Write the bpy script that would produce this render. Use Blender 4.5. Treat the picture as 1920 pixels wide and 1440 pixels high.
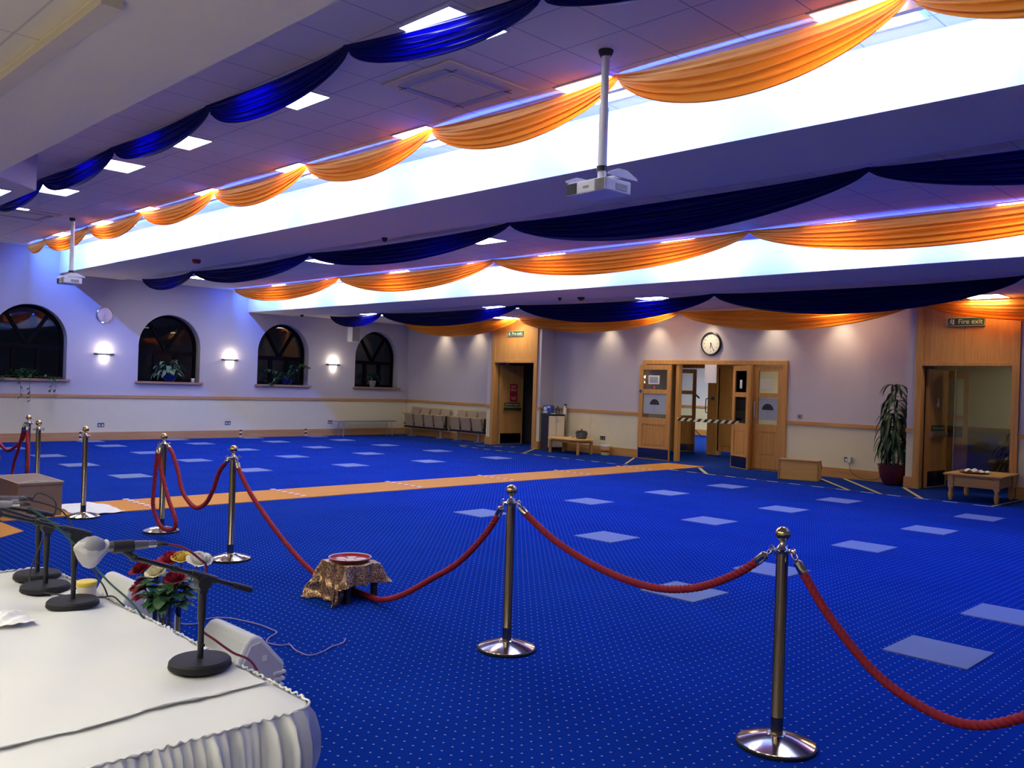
import bpy, math, random
from mathutils import Vector, Matrix
from mathutils.geometry import tessellate_polygon
random.seed(7)
PI = math.pi
SC = bpy.context.scene
COL = SC.collection
for _o in list(bpy.data.objects):
    bpy.data.objects.remove(_o)

# ------------------------------------------------------------------ materials
def lin(c):
    return tuple(((x/255.0)/12.92 if x/255.0 <= .04045 else ((x/255.0+.055)/1.055)**2.4) for x in c)
M = {}
def newmat(name):
    m = bpy.data.materials.new(name); m.use_nodes = True
    nt = m.node_tree
    for n in list(nt.nodes): nt.nodes.remove(n)
    out = nt.nodes.new('ShaderNodeOutputMaterial')
    M[name] = m
    return m, nt, out
def N(nt, typ, **kw):
    n = nt.nodes.new(typ)
    for k, v in kw.items():
        if k == 'inp':
            for a, b in v.items(): n.inputs[a].default_value = b
        else: setattr(n, k, v)
    return n
def c4(c): return (c[0], c[1], c[2], 1)
def plain(name, col, rough=.5, metal=0, spec=.5, noise=0, nscale=20, bump=0, bscale=80, sheen=0, emis=None, es=0, coat=0):
    m, nt, out = newmat(name)
    p = N(nt, 'ShaderNodeBsdfPrincipled')
    p.inputs['Base Color'].default_value = c4(col); p.inputs['Roughness'].default_value = rough
    p.inputs['Metallic'].default_value = metal; p.inputs['Specular IOR Level'].default_value = spec
    p.inputs['Coat Weight'].default_value = coat
    if sheen: p.inputs['Sheen Weight'].default_value = sheen
    if emis: p.inputs['Emission Color'].default_value = c4(emis); p.inputs['Emission Strength'].default_value = es
    tc = N(nt, 'ShaderNodeTexCoord')
    if noise:
        nz = N(nt, 'ShaderNodeTexNoise', inp={'Scale': nscale, 'Detail': 3})
        nt.links.new(tc.outputs['Object'], nz.inputs['Vector'])
        mx = N(nt, 'ShaderNodeMix', data_type='RGBA')
        mx.inputs[6].default_value = c4([x*(1-noise) for x in col]); mx.inputs[7].default_value = c4([min(1, x*(1+noise)) for x in col])
        nt.links.new(nz.outputs['Fac'], mx.inputs[0]); nt.links.new(mx.outputs[2], p.inputs['Base Color'])
    if bump:
        nb = N(nt, 'ShaderNodeTexNoise', inp={'Scale': bscale, 'Detail': 4})
        nt.links.new(tc.outputs['Object'], nb.inputs['Vector'])
        b = N(nt, 'ShaderNodeBump', inp={'Strength': bump, 'Distance': .01})
        nt.links.new(nb.outputs['Fac'], b.inputs['Height']); nt.links.new(b.outputs[0], p.inputs['Normal'])
    nt.links.new(p.outputs[0], out.inputs[0])
    return m
def wood(name, c1, c2, rough=.45, axis=2, sc=1.0):
    m, nt, out = newmat(name)
    p = N(nt, 'ShaderNodeBsdfPrincipled', inp={'Roughness': rough, 'Specular IOR Level': .35})
    tc = N(nt, 'ShaderNodeTexCoord'); mp = N(nt, 'ShaderNodeMapping')
    s = [14*sc, 14*sc, 14*sc]; s[axis] = .8*sc
    mp.inputs['Scale'].default_value = s
    nz = N(nt, 'ShaderNodeTexNoise', inp={'Scale': 1.6, 'Detail': 5, 'Roughness': .6, 'Distortion': .6})
    r = N(nt, 'ShaderNodeValToRGB'); r.color_ramp.elements[0].position = .3; r.color_ramp.elements[1].position = .72
    r.color_ramp.elements[0].color = c4(c1); r.color_ramp.elements[1].color = c4(c2)
    nt.links.new(tc.outputs['Object'], mp.inputs[0]); nt.links.new(mp.outputs[0], nz.inputs['Vector'])
    nt.links.new(nz.outputs['Fac'], r.inputs[0]); nt.links.new(r.outputs[0], p.inputs['Base Color'])
    nt.links.new(p.outputs[0], out.inputs[0])
    return m
def mth(nt, op, a, b=None, c=None):
    n = N(nt, 'ShaderNodeMath', operation=op)
    for i, v in enumerate((a, b, c)):
        if v is None: continue
        if isinstance(v, (int, float)): n.inputs[i].default_value = v
        else: nt.links.new(v, n.inputs[i])
    return n.outputs[0]

plain('paint_lilac', (.52, .49, .53), .8, noise=.03, nscale=6, bump=.05, bscale=120)
plain('paint_cream', (.74, .68, .46), .75, noise=.03, nscale=5)
plain('paint_white', (.70, .69, .70), .8)
plain('plaster_grey', (.78, .73, .62), .9, noise=.02, nscale=4)
plain('plaster_ceiling', (.90, .74, .48), .9)
plain('plaster_purple', (.66, .62, .66), .9)
plain('paint_shaded', (.16, .14, .12), .8)  # wall paint with the shade of the dim rooms put into its colour
wood('oak', (.48, .23, .06), (.64, .34, .10))
wood('oak_x', (.46, .22, .06), (.62, .33, .11), axis=0)
wood('oak_y', (.44, .23, .09), (.58, .32, .14), axis=1)
wood('oak_pale', (.82, .44, .10), (.94, .57, .16), axis=0)
wood('pine', (.62, .34, .09), (.80, .48, .15), axis=0)
wood('oak_dark', (.20, .10, .045), (.30, .16, .07))
wood('bounce_boards', (.62, .52, .36), (.74, .63, .46), axis=0)  # pale boards for the added bounce floor
plain('brown_card', (.24, .155, .10), .6, noise=.08, nscale=9)
plain('steel_gold', (.66, .57, .42), .13, metal=1)
plain('brass', (.72, .53, .22), .12, metal=1)
plain('pole_metal', (.24, .20, .15), .22, metal=1)
plain('steel', (.62, .62, .62), .3, metal=1)
plain('rubber', (.009, .009, .011), .6, spec=.3)
plain('black_metal', (.008, .008, .010), .42)
plain('black_plastic', (.015, .015, .017), .5)
plain('rope_red', (.30, .007, .018), .75, noise=.35, nscale=160)
plain('white_plastic', (.74, .76, .72), .4)
plain('sconce_metal', (.16, .15, .18), .4, metal=.5)
plain('kick_metal', (.17, .17, .20), .16, metal=1)
plain('projector_white', (.66, .66, .70), .4)
plain('grey_plastic', (.25, .25, .27), .5)
plain('mic_metal', (.26, .24, .22), .38, metal=.8)
plain('silver', (.75, .73, .68), .25, metal=1)
plain('terracotta_red', (.09, .008, .012), .25, coat=.4)
plain('pot_blue', (.003, .004, .05), .12, coat=.6)
plain('pot_grey', (.20, .19, .20), .6)
plain('leaf_dark', (.018, .055, .022), .42, noise=.4, nscale=12)
plain('leaf_mid', (.035, .11, .035), .45, noise=.4, nscale=14)
plain('leaf_pale', (.16, .24, .12), .5, noise=.35, nscale=10)
plain('stem_green', (.05, .10, .03), .6)
plain('cane', (.13, .12, .08), .7)
plain('petal_red', (.22, .004, .012), .6)
plain('petal_magenta', (.42, .012, .10), .6)
plain('petal_crimson', (.34, .01, .04), .6)
plain('petal_cream', (.80, .74, .50), .6)
plain('petal_yellow', (.80, .58, .10), .6)
plain('petal_white', (.80, .78, .74), .6)
plain('paper', (.78, .78, .78), .7)
plain('paper_cream', (.62, .62, .48), .7)
plain('poster_blue', (.34, .38, .45), .6)
plain('sign_red', (.45, .012, .02), .5)
plain('sign_green', (.015, .09, .05), .45)
plain('sign_white', (.75, .8, .72), .5)
plain('beige_seat', (.36, .27, .18), .7, noise=.06, nscale=30)
plain('dark_navy', (.018, .016, .03), .5)
plain('cabinet_cream', (.66, .62, .48), .5)
plain('socket_metal', (.10, .10, .14), .4, metal=.3)
plain('red_plastic', (.30, .01, .015), .5)
plain('yellow_plastic', (.85, .66, .10), .45)
plain('tub_clear', (.78, .70, .60), .3)
plain('cable_black', (.01, .01, .011), .5)
plain('cable_green', (.01, .07, .05), .5)
plain('cable_red', (.20, .015, .03), .5)
plain('cable_lilac', (.22, .18, .42), .5)
plain('mat_blue', (.16, .22, .40), .95, noise=.12, nscale=90, bump=.2, bscale=300)
plain('mat_orange', (.60, .25, .035), .95, noise=.12, nscale=70, bump=.2, bscale=300)
plain('tape_yellow', (.52, .46, .20), .6)
plain('tissue', (.85, .85, .82), .9)
plain('cream_trim', (.60, .55, .46), .6)
plain('grille', (.30, .29, .28), .6)
plain('clock_face', (.78, .78, .70), .5)
plain('mirror_silver', (.62, .60, .58), .18, metal=.7)
plain('frame_black', (.015, .013, .012), .35)
plain('window_frame', (.008, .006, .007), .9, spec=.05)
plain('window_sill', (.38, .22, .12), .5)
plain('wrap_blue', (.03, .09, .42), .4)
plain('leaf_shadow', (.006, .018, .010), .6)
plain('cooker_grey', (.10, .10, .11), .35, metal=.4)
plain('bucket_yellow', (.60, .62, .20), .5)
plain('label_red', (.60, .12, .06), .5)
plain('blue_disc', (.03, .09, .25), .5)
plain('tray_red', (.40, .012, .02), .35)
plain('tray_white', (.74, .72, .62), .5)

def emis(name, col, s):
    m, nt, out = newmat(name)
    e = N(nt, 'ShaderNodeEmission', inp={'Color': c4(col), 'Strength': s})
    nt.links.new(e.outputs[0], out.inputs[0]); return m
emis('lamp_white', (1.0, .97, .92), 27)
emis('lamp_warm', (1.0, .86, .62), 30)
emis('lamp_near', (1.0, .96, .84), 40)
emis('led_blue', (.10, .22, 1.0), 30)
emis('sconce_glow', (1.0, .90, .70), 14)

# carpet with pin dots
m, nt, out = newmat('carpet')
p = N(nt, 'ShaderNodeBsdfPrincipled', inp={'Roughness': 1.0, 'Specular IOR Level': 0.0})
tc = N(nt, 'ShaderNodeTexCoord'); sx = N(nt, 'ShaderNodeSeparateXYZ'); nt.links.new(tc.outputs['Object'], sx.inputs[0])
PT = .0615
fx = mth(nt, 'SUBTRACT', mth(nt, 'FRACT', mth(nt, 'ADD', mth(nt, 'DIVIDE', sx.outputs[0], PT), .5)), .5)
fy = mth(nt, 'SUBTRACT', mth(nt, 'FRACT', mth(nt, 'ADD', mth(nt, 'DIVIDE', sx.outputs[1], PT), .5)), .5)
d = mth(nt, 'SQRT', mth(nt, 'ADD', mth(nt, 'MULTIPLY', fx, fx), mth(nt, 'MULTIPLY', fy, fy)))
dot = mth(nt, 'LESS_THAN', d, .088)
nz = N(nt, 'ShaderNodeTexNoise', inp={'Scale': 1.2, 'Detail': 2}); nt.links.new(tc.outputs['Object'], nz.inputs['Vector'])
nf = N(nt, 'ShaderNodeTexNoise', inp={'Scale': 220, 'Detail': 2}); nt.links.new(tc.outputs['Object'], nf.inputs['Vector'])
mx = N(nt, 'ShaderNodeMix', data_type='RGBA'); mx.inputs[6].default_value = (.003, .017, .165, 1); mx.inputs[7].default_value = (.008, .046, .345, 1)
fac = mth(nt, 'ADD', mth(nt, 'MULTIPLY', nz.outputs['Fac'], .5), mth(nt, 'MULTIPLY', nf.outputs['Fac'], .5))
nt.links.new(fac, mx.inputs[0])
m2 = N(nt, 'ShaderNodeMix', data_type='RGBA'); m2.inputs[7].default_value = (.30, .27, .33, 1)
nt.links.new(dot, m2.inputs[0]); nt.links.new(mx.outputs[2], m2.inputs[6]); nt.links.new(m2.outputs[2], p.inputs['Base Color'])
nt.links.new(p.outputs[0], out.inputs[0])

# suspended ceiling tiles 0.6 m
def tilemat(name, col, ox, oy, groove):
    m, nt, out = newmat(name)
    p = N(nt, 'ShaderNodeBsdfPrincipled', inp={'Roughness': .85, 'Specular IOR Level': .2})
    tc = N(nt, 'ShaderNodeTexCoord'); sx = N(nt, 'ShaderNodeSeparateXYZ'); nt.links.new(tc.outputs['Object'], sx.inputs[0])
    g = []
    for o, off in ((sx.outputs[0], ox), (sx.outputs[1], oy)):
        f = mth(nt, 'FRACT', mth(nt, 'DIVIDE', mth(nt, 'SUBTRACT', o, off), .6))
        a = mth(nt, 'ABSOLUTE', mth(nt, 'SUBTRACT', f, .5))
        g.append(mth(nt, 'GREATER_THAN', a, .5-.010))
    gg = mth(nt, 'MAXIMUM', g[0], g[1])
    mx = N(nt, 'ShaderNodeMix', data_type='RGBA'); mx.inputs[6].default_value = c4(col); mx.inputs[7].default_value = c4(groove)
    nt.links.new(gg, mx.inputs[0]); nt.links.new(mx.outputs[2], p.inputs['Base Color']); nt.links.new(p.outputs[0], out.inputs[0])
tilemat('tiles', (.86, .75, .60), -4.16, 4.01, (.42, .40, .40))
tilemat('tiles_grey', (.76, .72, .60), -4.16, 1.10, (.55, .52, .46))

# hazard / dashed tapes
def tape(name, ca, cb, per, duty, axis=0, slant=0):
    m, nt, out = newmat(name)
    p = N(nt, 'ShaderNodeBsdfPrincipled', inp={'Roughness': .6})
    tc = N(nt, 'ShaderNodeTexCoord'); sx = N(nt, 'ShaderNodeSeparateXYZ'); nt.links.new(tc.outputs['Object'], sx.inputs[0])
    v = sx.outputs[axis]
    if slant: v = mth(nt, 'ADD', v, mth(nt, 'MULTIPLY', sx.outputs[2 if axis == 0 else 0], slant))
    f = mth(nt, 'LESS_THAN', mth(nt, 'FRACT', mth(nt, 'DIVIDE', v, per)), duty)
    mx = N(nt, 'ShaderNodeMix', data_type='RGBA'); mx.inputs[6].default_value = c4(cb); mx.inputs[7].default_value = c4(ca)
    nt.links.new(f, mx.inputs[0]); nt.links.new(mx.outputs[2], p.inputs['Base Color']); nt.links.new(p.outputs[0], out.inputs[0])
tape('tape_dash', (.62, .60, .55), (.008, .012, .07), .44, .5)
tape('tape_redwhite', (.72, .66, .62), (.55, .10, .06), .16, .5)
tape('tape_hazard', (.66, .62, .42), (.012, .01, .01), .17, .5, slant=-1.0)
tape('tape_hazard_y', (.62, .56, .30), (.02, .02, .03), .15, .5)
tape('tape_hazard_z', (.72, .62, .38), (.012, .01, .01), .10, .5, axis=2)

def fabric(name, col, tcol, tr, rough=.45):
    m, nt, out = newmat(name)
    p = N(nt, 'ShaderNodeBsdfPrincipled', inp={'Base Color': c4(col), 'Roughness': rough, 'Specular IOR Level': .3})
    t = N(nt, 'ShaderNodeBsdfTranslucent', inp={'Color': c4(tcol)})
    mx = N(nt, 'ShaderNodeMixShader', inp={'Fac': tr})
    nt.links.new(p.outputs[0], mx.inputs[1]); nt.links.new(t.outputs[0], mx.inputs[2]); nt.links.new(mx.outputs[0], out.inputs[0])
fabric('swag_orange', (.66, .18, .022), (.85, .19, .008), .5)
fabric('swag_orange_warmlit', (.70, .31, .05), (.90, .40, .05), .5)  # the orange fabric again, warmer lamp light put into its colour
fabric('swag_navy', (.006, .008, .05), (.0, .0, .40), .16)
fabric('cloth_white', (.76, .77, .74), (.6, .6, .6), .10, .8)

m, nt, out = newmat('sequin')
p = N(nt, 'ShaderNodeBsdfPrincipled', inp={'Roughness': .3, 'Metallic': .65})
tc = N(nt, 'ShaderNodeTexCoord'); v = N(nt, 'ShaderNodeTexVoronoi', inp={'Scale': 130.0}); nt.links.new(tc.outputs['Object'], v.inputs['Vector'])
r = N(nt, 'ShaderNodeValToRGB'); e = r.color_ramp.elements
e[0].position = .1; e[0].color = (.16, .07, .04, 1); e[1].position = .9; e[1].color = (.80, .58, .30, 1)
el = e.new(.5); el.color = (.42, .22, .11, 1)
sp = N(nt, 'ShaderNodeSeparateColor'); nt.links.new(v.outputs['Color'], sp.inputs[0])
nt.links.new(sp.outputs[0], r.inputs[0]); nt.links.new(r.outputs[0], p.inputs['Base Color'])
b = N(nt, 'ShaderNodeBump', inp={'Strength': .8, 'Distance': .004}); nt.links.new(sp.outputs[1], b.inputs['Height']); nt.links.new(b.outputs[0], p.inputs['Normal'])
nt.links.new(p.outputs[0], out.inputs[0])

def glassmat(name, tint, rough=.02, refl=1.0):
    m, nt, out = newmat(name)
    g = N(nt, 'ShaderNodeBsdfGlossy', inp={'Roughness': rough}); t = N(nt, 'ShaderNodeBsdfTransparent', inp={'Color': c4(tint)})
    fr = N(nt, 'ShaderNodeFresnel', inp={'IOR': 1.5})
    mx = N(nt, 'ShaderNodeMixShader')
    nt.links.new(mth(nt, 'MULTIPLY', fr.outputs[0], refl), mx.inputs[0])
    nt.links.new(t.outputs[0], mx.inputs[1]); nt.links.new(g.outputs[0], mx.inputs[2]); nt.links.new(mx.outputs[0], out.inputs[0])
glassmat('glass', (.9, .92, .92)); glassmat('glass_dark', (.5, .5, .55), refl=.9); glassmat('glass_vase', (.86, .9, .95), refl=1.6)

m, nt, out = newmat('bag_mix')
p = N(nt, 'ShaderNodeBsdfPrincipled', inp={'Base Color': (.72, .72, .72, 1), 'Roughness': .35}); t = N(nt, 'ShaderNodeBsdfTransparent', inp={'Color': (.95, .95, .95, 1)})
mx = N(nt, 'ShaderNodeMixShader', inp={'Fac': .42}); nt.links.new(p.outputs[0], mx.inputs[1]); nt.links.new(t.outputs[0], mx.inputs[2]); nt.links.new(mx.outputs[0], out.inputs[0])
# ------------------------------------------------------------------ mesh builder
class MB:
    def __init__(s): s.v = []; s.f = []; s.m = []
    def add(s, vs, fs, mi=0):
        o = len(s.v); s.v += [tuple(v) for v in vs]
        for f in fs: s.f.append(tuple(i+o for i in f)); s.m.append(mi)
        return s
    def box(s, x0, x1, y0, y1, z0, z1, mi=0, mat=None):
        x0, x1 = min(x0, x1), max(x0, x1); y0, y1 = min(y0, y1), max(y0, y1); z0, z1 = min(z0, z1), max(z0, z1)
        v = [Vector(p) for p in ((x0,y0,z0),(x1,y0,z0),(x1,y1,z0),(x0,y1,z0),(x0,y0,z1),(x1,y0,z1),(x1,y1,z1),(x0,y1,z1))]
        if mat: v = [mat @ q for q in v]
        return s.add(v, [(0,3,2,1),(4,5,6,7),(0,1,5,4),(1,2,6,5),(2,3,7,6),(3,0,4,7)], mi)
    def prism(s, poly, axis, a, b, mi=0):
        # poly: 2D points; axis 0: (y,z) along x, axis 1: (x,z) along y, axis 2: (x,y) along z
        n = len(poly)
        def P(p, t): return (t, p[0], p[1]) if axis == 0 else ((p[0], t, p[1]) if axis == 1 else (p[0], p[1], t))
        vs = [P(p, a) for p in poly] + [P(p, b) for p in poly]
        return s.add(vs, [tuple(range(n))[::-1], tuple(range(n, 2*n))] + [(i, (i+1) % n, n+(i+1) % n, n+i) for i in range(n)], mi)
    def lathe(s, prof, c=(0,0,0), n=32, mi=0, rot=None, sy=1, cap=True):
        vs = []; fs = []
        for r, z in prof:
            for i in range(n):
                a = 2*PI*i/n; q = Vector((r*math.cos(a), r*math.sin(a)*sy, z))
                if rot: q = rot @ q
                vs.append(q + Vector(c))
        k = len(prof)
        for j in range(k-1):
            for i in range(n):
                fs.append((j*n+i, j*n+(i+1) % n, (j+1)*n+(i+1) % n, (j+1)*n+i))
        if cap and prof[0][0] > 1e-5: fs.append(tuple(range(n))[::-1])
        if cap and prof[-1][0] > 1e-5: fs.append(tuple((k-1)*n+i for i in range(n)))
        return s.add(vs, fs, mi)
    def sphere(s, c, r, n=20, k=12, mi=0, sz=1):
        return s.lathe([(max(1e-6, r*math.sin(PI*j/k)), -r*sz*math.cos(PI*j/k)) for j in range(k+1)], c, n, mi)
    def tube(s, pts, r, n=10, mi=0, caps=True, lobes=0, twist=0, amp=0):
        pts = [Vector(p) for p in pts]; K = len(pts)
        rr = r if isinstance(r, (list, tuple)) else [r]*K
        t0 = (pts[1]-pts[0]).normalized()
        up = Vector((0,0,1)) if abs(t0.z) < .9 else Vector((1,0,0))
        a = t0.cross(up).normalized(); L = 0; vs = []
        for i in range(K):
            t = (pts[min(i+1, K-1)]-pts[max(i-1, 0)]).normalized()
            a = (a - t*a.dot(t)); a = a.normalized() if a.length > 1e-6 else t.orthogonal().normalized()
            b = t.cross(a)
            if i: L += (pts[i]-pts[i-1]).length
            for j in range(n):
                th = 2*PI*j/n; q = rr[i]
                if lobes: q *= 1+amp*math.cos(lobes*th-twist*L)
                vs.append(pts[i]+a*(q*math.cos(th))+b*(q*math.sin(th)))
        fs = [(i*n+j, i*n+(j+1) % n, (i+1)*n+(j+1) % n, (i+1)*n+j) for i in range(K-1) for j in range(n)]
        if caps: fs += [tuple(range(n))[::-1], tuple((K-1)*n+j for j in range(n))]
        return s.add(vs, fs, mi)
    def cyl(s, p0, p1, r0, r1=None, n=16, mi=0): return s.tube([p0, p1], [r0, r0 if r1 is None else r1], n, mi)
    def grid(s, fn, nu, nv, mi=0):
        vs = [fn(i/nu, j/nv) for i in range(nu+1) for j in range(nv+1)]
        return s.add(vs, [(i*(nv+1)+j, (i+1)*(nv+1)+j, (i+1)*(nv+1)+j+1, i*(nv+1)+j+1) for i in range(nu) for j in range(nv)], mi)
    def poly_holes(s, outer, holes, tf, mi=0):
        loops = [[Vector((p[0], p[1], 0)) for p in outer]] + [[Vector((p[0], p[1], 0)) for p in h] for h in holes]
        tri = tessellate_polygon(loops); flat = [q for l in loops for q in l]
        return s.add([tf(q.x, q.y) for q in flat], [tuple(t) for t in tri], mi)
    def build(s, name, mats, parent=None, loc=None, smooth=False, kind=None, label=None, rotz=0, bevel=0, auto=None):
        me = bpy.data.meshes.new(name); me.from_pydata(s.v, [], s.f)
        if not isinstance(mats, (list, tuple)): mats = [mats]
        for q in mats: me.materials.append(M[q])
        for i, q in enumerate(me.polygons): q.material_index = s.m[i]; q.use_smooth = smooth
        me.validate(); me.update()
        if auto and smooth:
            try: me.set_sharp_from_angle(angle=math.radians(auto))
            except Exception: pass
        o = bpy.data.objects.new(name, me); COL.objects.link(o)
        if loc is not None: o.location = loc
        if rotz: o.rotation_euler = (0, 0, rotz)
        if parent is not None: o.parent = parent
        if kind: o['kind'] = kind
        if label: o['label'] = label
        if bevel:
            b = o.modifiers.new('bevel', 'BEVEL'); b.width = bevel; b.segments = 2; b.limit_method = 'ANGLE'
        return o
def thing(name, label, cat, loc=(0,0,0), rotz=0, group=None, kind=None):
    o = bpy.data.objects.new(name, None); COL.objects.link(o); o.location = loc; o.rotation_euler = (0,0,rotz)
    o.empty_display_size = .1
    if label: o['label'] = label
    if cat: o['category'] = cat
    if group: o['group'] = group
    if kind: o['kind'] = kind
    return o
def tag(o, label, cat, group=None, kind=None):
    o['label'] = label; o['category'] = cat
    if group: o['group'] = group
    if kind: o['kind'] = kind
    return o
def dup(root, loc, rotz=None, label=None):
    r = root.copy(); COL.objects.link(r); r.location = loc
    if rotz is not None: r.rotation_euler = (0,0,rotz)
    if label: r['label'] = label
    def rec(a, b):
        for ch in list(a.children):
            c = ch.copy(); COL.objects.link(c); c.parent = b; rec(ch, c)
    rec(root, r)
    return r
def text(s, size, loc, parent, mat, name='lettering', rot=(PI/2, 0, 0), ext=.001, align='CENTER', sx=1):
    cu = bpy.data.curves.new('t', 'FONT'); cu.body = s; cu.size = size; cu.extrude = ext; cu.align_x = align; cu.align_y = 'CENTER'
    to = bpy.data.objects.new('t', cu); COL.objects.link(to)
    bpy.context.view_layer.update()
    me = bpy.data.meshes.new_from_object(to.evaluated_get(bpy.context.evaluated_depsgraph_get()))
    bpy.data.objects.remove(to); me.materials.clear(); me.materials.append(M[mat])
    o = bpy.data.objects.new(name, me); COL.objects.link(o); o.location = loc; o.rotation_euler = rot; o.scale = (sx, 1, 1)
    if parent is not None: o.parent = parent
    return o
def spline(P, k=8):
    P = [Vector(p) for p in P]; out = []
    for i in range(len(P)-1):
        p0, p1, p2, p3 = P[max(i-1, 0)], P[i], P[i+1], P[min(i+2, len(P)-1)]
        for j in range(k):
            t = j/k
            out.append(.5*((2*p1)+(p2-p0)*t+(2*p0-5*p1+4*p2-p3)*t*t+(3*p1-p0-3*p2+p3)*t**3))
    out.append(P[-1]); return out
ORD = ['first', 'second', 'third', 'fourth', 'fifth', 'sixth', 'seventh', 'eighth', 'ninth', 'tenth']

# ------------------------------------------------------------------ camera
F = 1649.6; yaw = .787471; pit = .000891; rol = .032509
f = Vector((-math.sin(yaw)*math.cos(pit), math.cos(yaw)*math.cos(pit), math.sin(pit)))
r0 = Vector((math.cos(yaw), math.sin(yaw), 0)); u0 = r0.cross(f)
rr = math.cos(rol)*r0+math.sin(rol)*u0; uu = -math.sin(rol)*r0+math.cos(rol)*u0
cam = bpy.data.cameras.new('camera'); co = bpy.data.objects.new('camera', cam); COL.objects.link(co)
co.matrix_world = Matrix(((rr.x, uu.x, -f.x, 0), (rr.y, uu.y, -f.y, 0), (rr.z, uu.z, -f.z, 1.6), (0, 0, 0, 1)))
cam.sensor_fit = 'HORIZONTAL'; cam.sensor_width = 36; cam.lens = F/1920*36; cam.clip_start = .05; cam.clip_end = 100
SC.camera = co

# ------------------------------------------------------------------ room shell
XW = -21.2; YW = 16.6; XE = 5.0; YB = -5.0
Z1, Z2, Z3, ZA = 4.3, 3.8, 3.3, 3.0
YR1, YR2 = 6.68, 11.30
def S(mb, name, mats, **k): return mb.build(name, mats, kind='structure', **k)
S(MB().box(XW-.35, XE, YB, 27.6, -.1, 0), 'floor', 'carpet')
# window wall
WC = [6.12, 9.26, 12.385, 15.47]; WHALF = .77; WS = 1.40; WSP = 2.265
def arch(c, h=WHALF, s=WS, sp=WSP, n=20, g=0):
    h2 = h-g
    return [(c-h2, s+g), (c+h2, s+g)] + [(c+h2*math.cos(PI*i/n), sp+h2*math.sin(PI*i/n)) for i in range(n+1)]
mb = MB()
mb.poly_holes([(YB, 1.0), (YW, 1.0), (YW, 4.4), (YB, 4.4)], [arch(c) for c in WC], lambda a, b: (XW, a, b), 0)
mb.add([(XW, YB, 0), (XW, YW, 0), (XW, YW, 1.0), (XW, YB, 1.0)], [(0, 1, 2, 3)], 1)
for c in WC:   # reveals
    P = arch(c); n = len(P)
    mb.add([(XW, a, b) for a, b in P]+[(XW-.34, a, b) for a, b in P], [(i, (i+1) % n, n+(i+1) % n, n+i) for i in range(n)], 0)
S(mb, 'wall_left', ['paint_lilac', 'paint_cream'])
S(MB().box(XW, XW+.03, YB, YW, .985, 1.055), 'trim_1', 'oak_y')
S(MB().box(XW, XW+.025, YB, YW, 0, .19), 'baseboard_left', 'oak_y')
for i, c in enumerate(WC):
    w = thing('window_%d' % (i+1), ['arched night window beside the left edge of the photo, ivy on its sill', 'arched night window with blue bowl plant between two wall lamps', 'arched night window with sprawling leafy plant on its sill', 'smallest looking arched window next to the corner of the hall'][i], 'window', (XW-.26, c, 0), kind='structure')
    mb = MB(); P = arch(0); Q = arch(0, g=.07); n = len(P)
    vs = [(.03, a, b) for a, b in P]+[(.03, a, b) for a, b in Q]+[(-.03, a, b) for a, b in Q]
    mb.add(vs, [(k, (k+1) % n, n+(k+1) % n, n+k) for k in range(n)]+[(n+k, n+(k+1) % n, 2*n+(k+1) % n, 2*n+k) for k in range(n)])
    mb.box(-.03, .03, -.71, .71, 2.06, 2.16)
    for yy in (-.25, .25): mb.box(-.03, .03, yy-.05, yy+.05, WS+.05, 2.07)
    for sg in (-1, 1):
        mt = Matrix.Translation((0, 0, 2.14)) @ Matrix.Rotation(-sg*math.radians(32), 4, 'X')
        mb.box(-.028, .028, -.035, .035, 0, .98, mat=mt)
    mb.build('frame', 'window_frame', w)
    MB().poly_holes(arch(0, g=.03), [], lambda a, b: (-.012, a, b)).build('pane', 'glass_dark', w)
    MB().box(-.06, .36, -.83, .83, WS-.05, WS).build('sill', 'window_sill', w)
# door wall y=YW
holes = [[(-16.80, 0.001), (-15.34, 0.001), (-15.34, 2.2), (-16.80, 2.2)], [(-12.28, .001), (-8.77, .001), (-8.77, 2.22), (-12.28, 2.22)], [(-5.88, .001), (-4.40, .001), (-4.40, 2.22), (-5.88, 2.22)]]
mb = MB()
def wseg(x0, x1):
    mb.add([(x0, YW, 1.0), (x1, YW, 1.0), (x1, YW, 3.4), (x0, YW, 3.4)], [(0, 1, 2, 3)], 0)
    mb.add([(x0, YW, 0), (x1, YW, 0), (x1, YW, 1.0), (x0, YW, 1.0)], [(0, 1, 2, 3)], 1)
wseg(XW, -16.8); wseg(-15.34, -12.28); wseg(-8.77, -5.88); wseg(-4.4, XE)
for x0, x1 in ((-16.8, -15.34), (-12.28, -8.77), (-5.88, -4.4)):
    mb.add([(x0, YW, 2.2), (x1, YW, 2.2), (x1, YW, 3.4), (x0, YW, 3.4)], [(0, 1, 2, 3)], 0)
mb.box(-13.9, -13.895, YW-.002, YW, .19, .985, 0); mb.box(-7.05, -7.044, YW-.002, YW, 1.06, 3.3, 0)
S(mb, 'wall_back', ['paint_lilac', 'paint_cream'])
RX = [(XW+.03, -17.10), (-15.15, -12.42), (-8.70, -6.14)]
mb = MB(); mc = MB()
for a, b in RX: mb.box(a, b, YW-.03, YW, .985, 1.055); mc.box(a, b, YW-.025, YW, 0, .19)
S(mb, 'trim_2', 'oak_x'); S(mc, 'baseboard_back', 'oak_x')
S(MB().box(-14, XE, YB, -.25, 0, .02), 'floor_bounce', 'bounce_boards')  # unseen pale floor, added to bounce warm light up to the bulkhead
S(MB().box(XE, XE+.1, YB, YW, 0, 4.5), 'wall_right', 'paint_cream')
S(MB().box(XW, XE, YB-.1, YB, 0, 4.5), 'wall_front', 'paint_cream')
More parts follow.
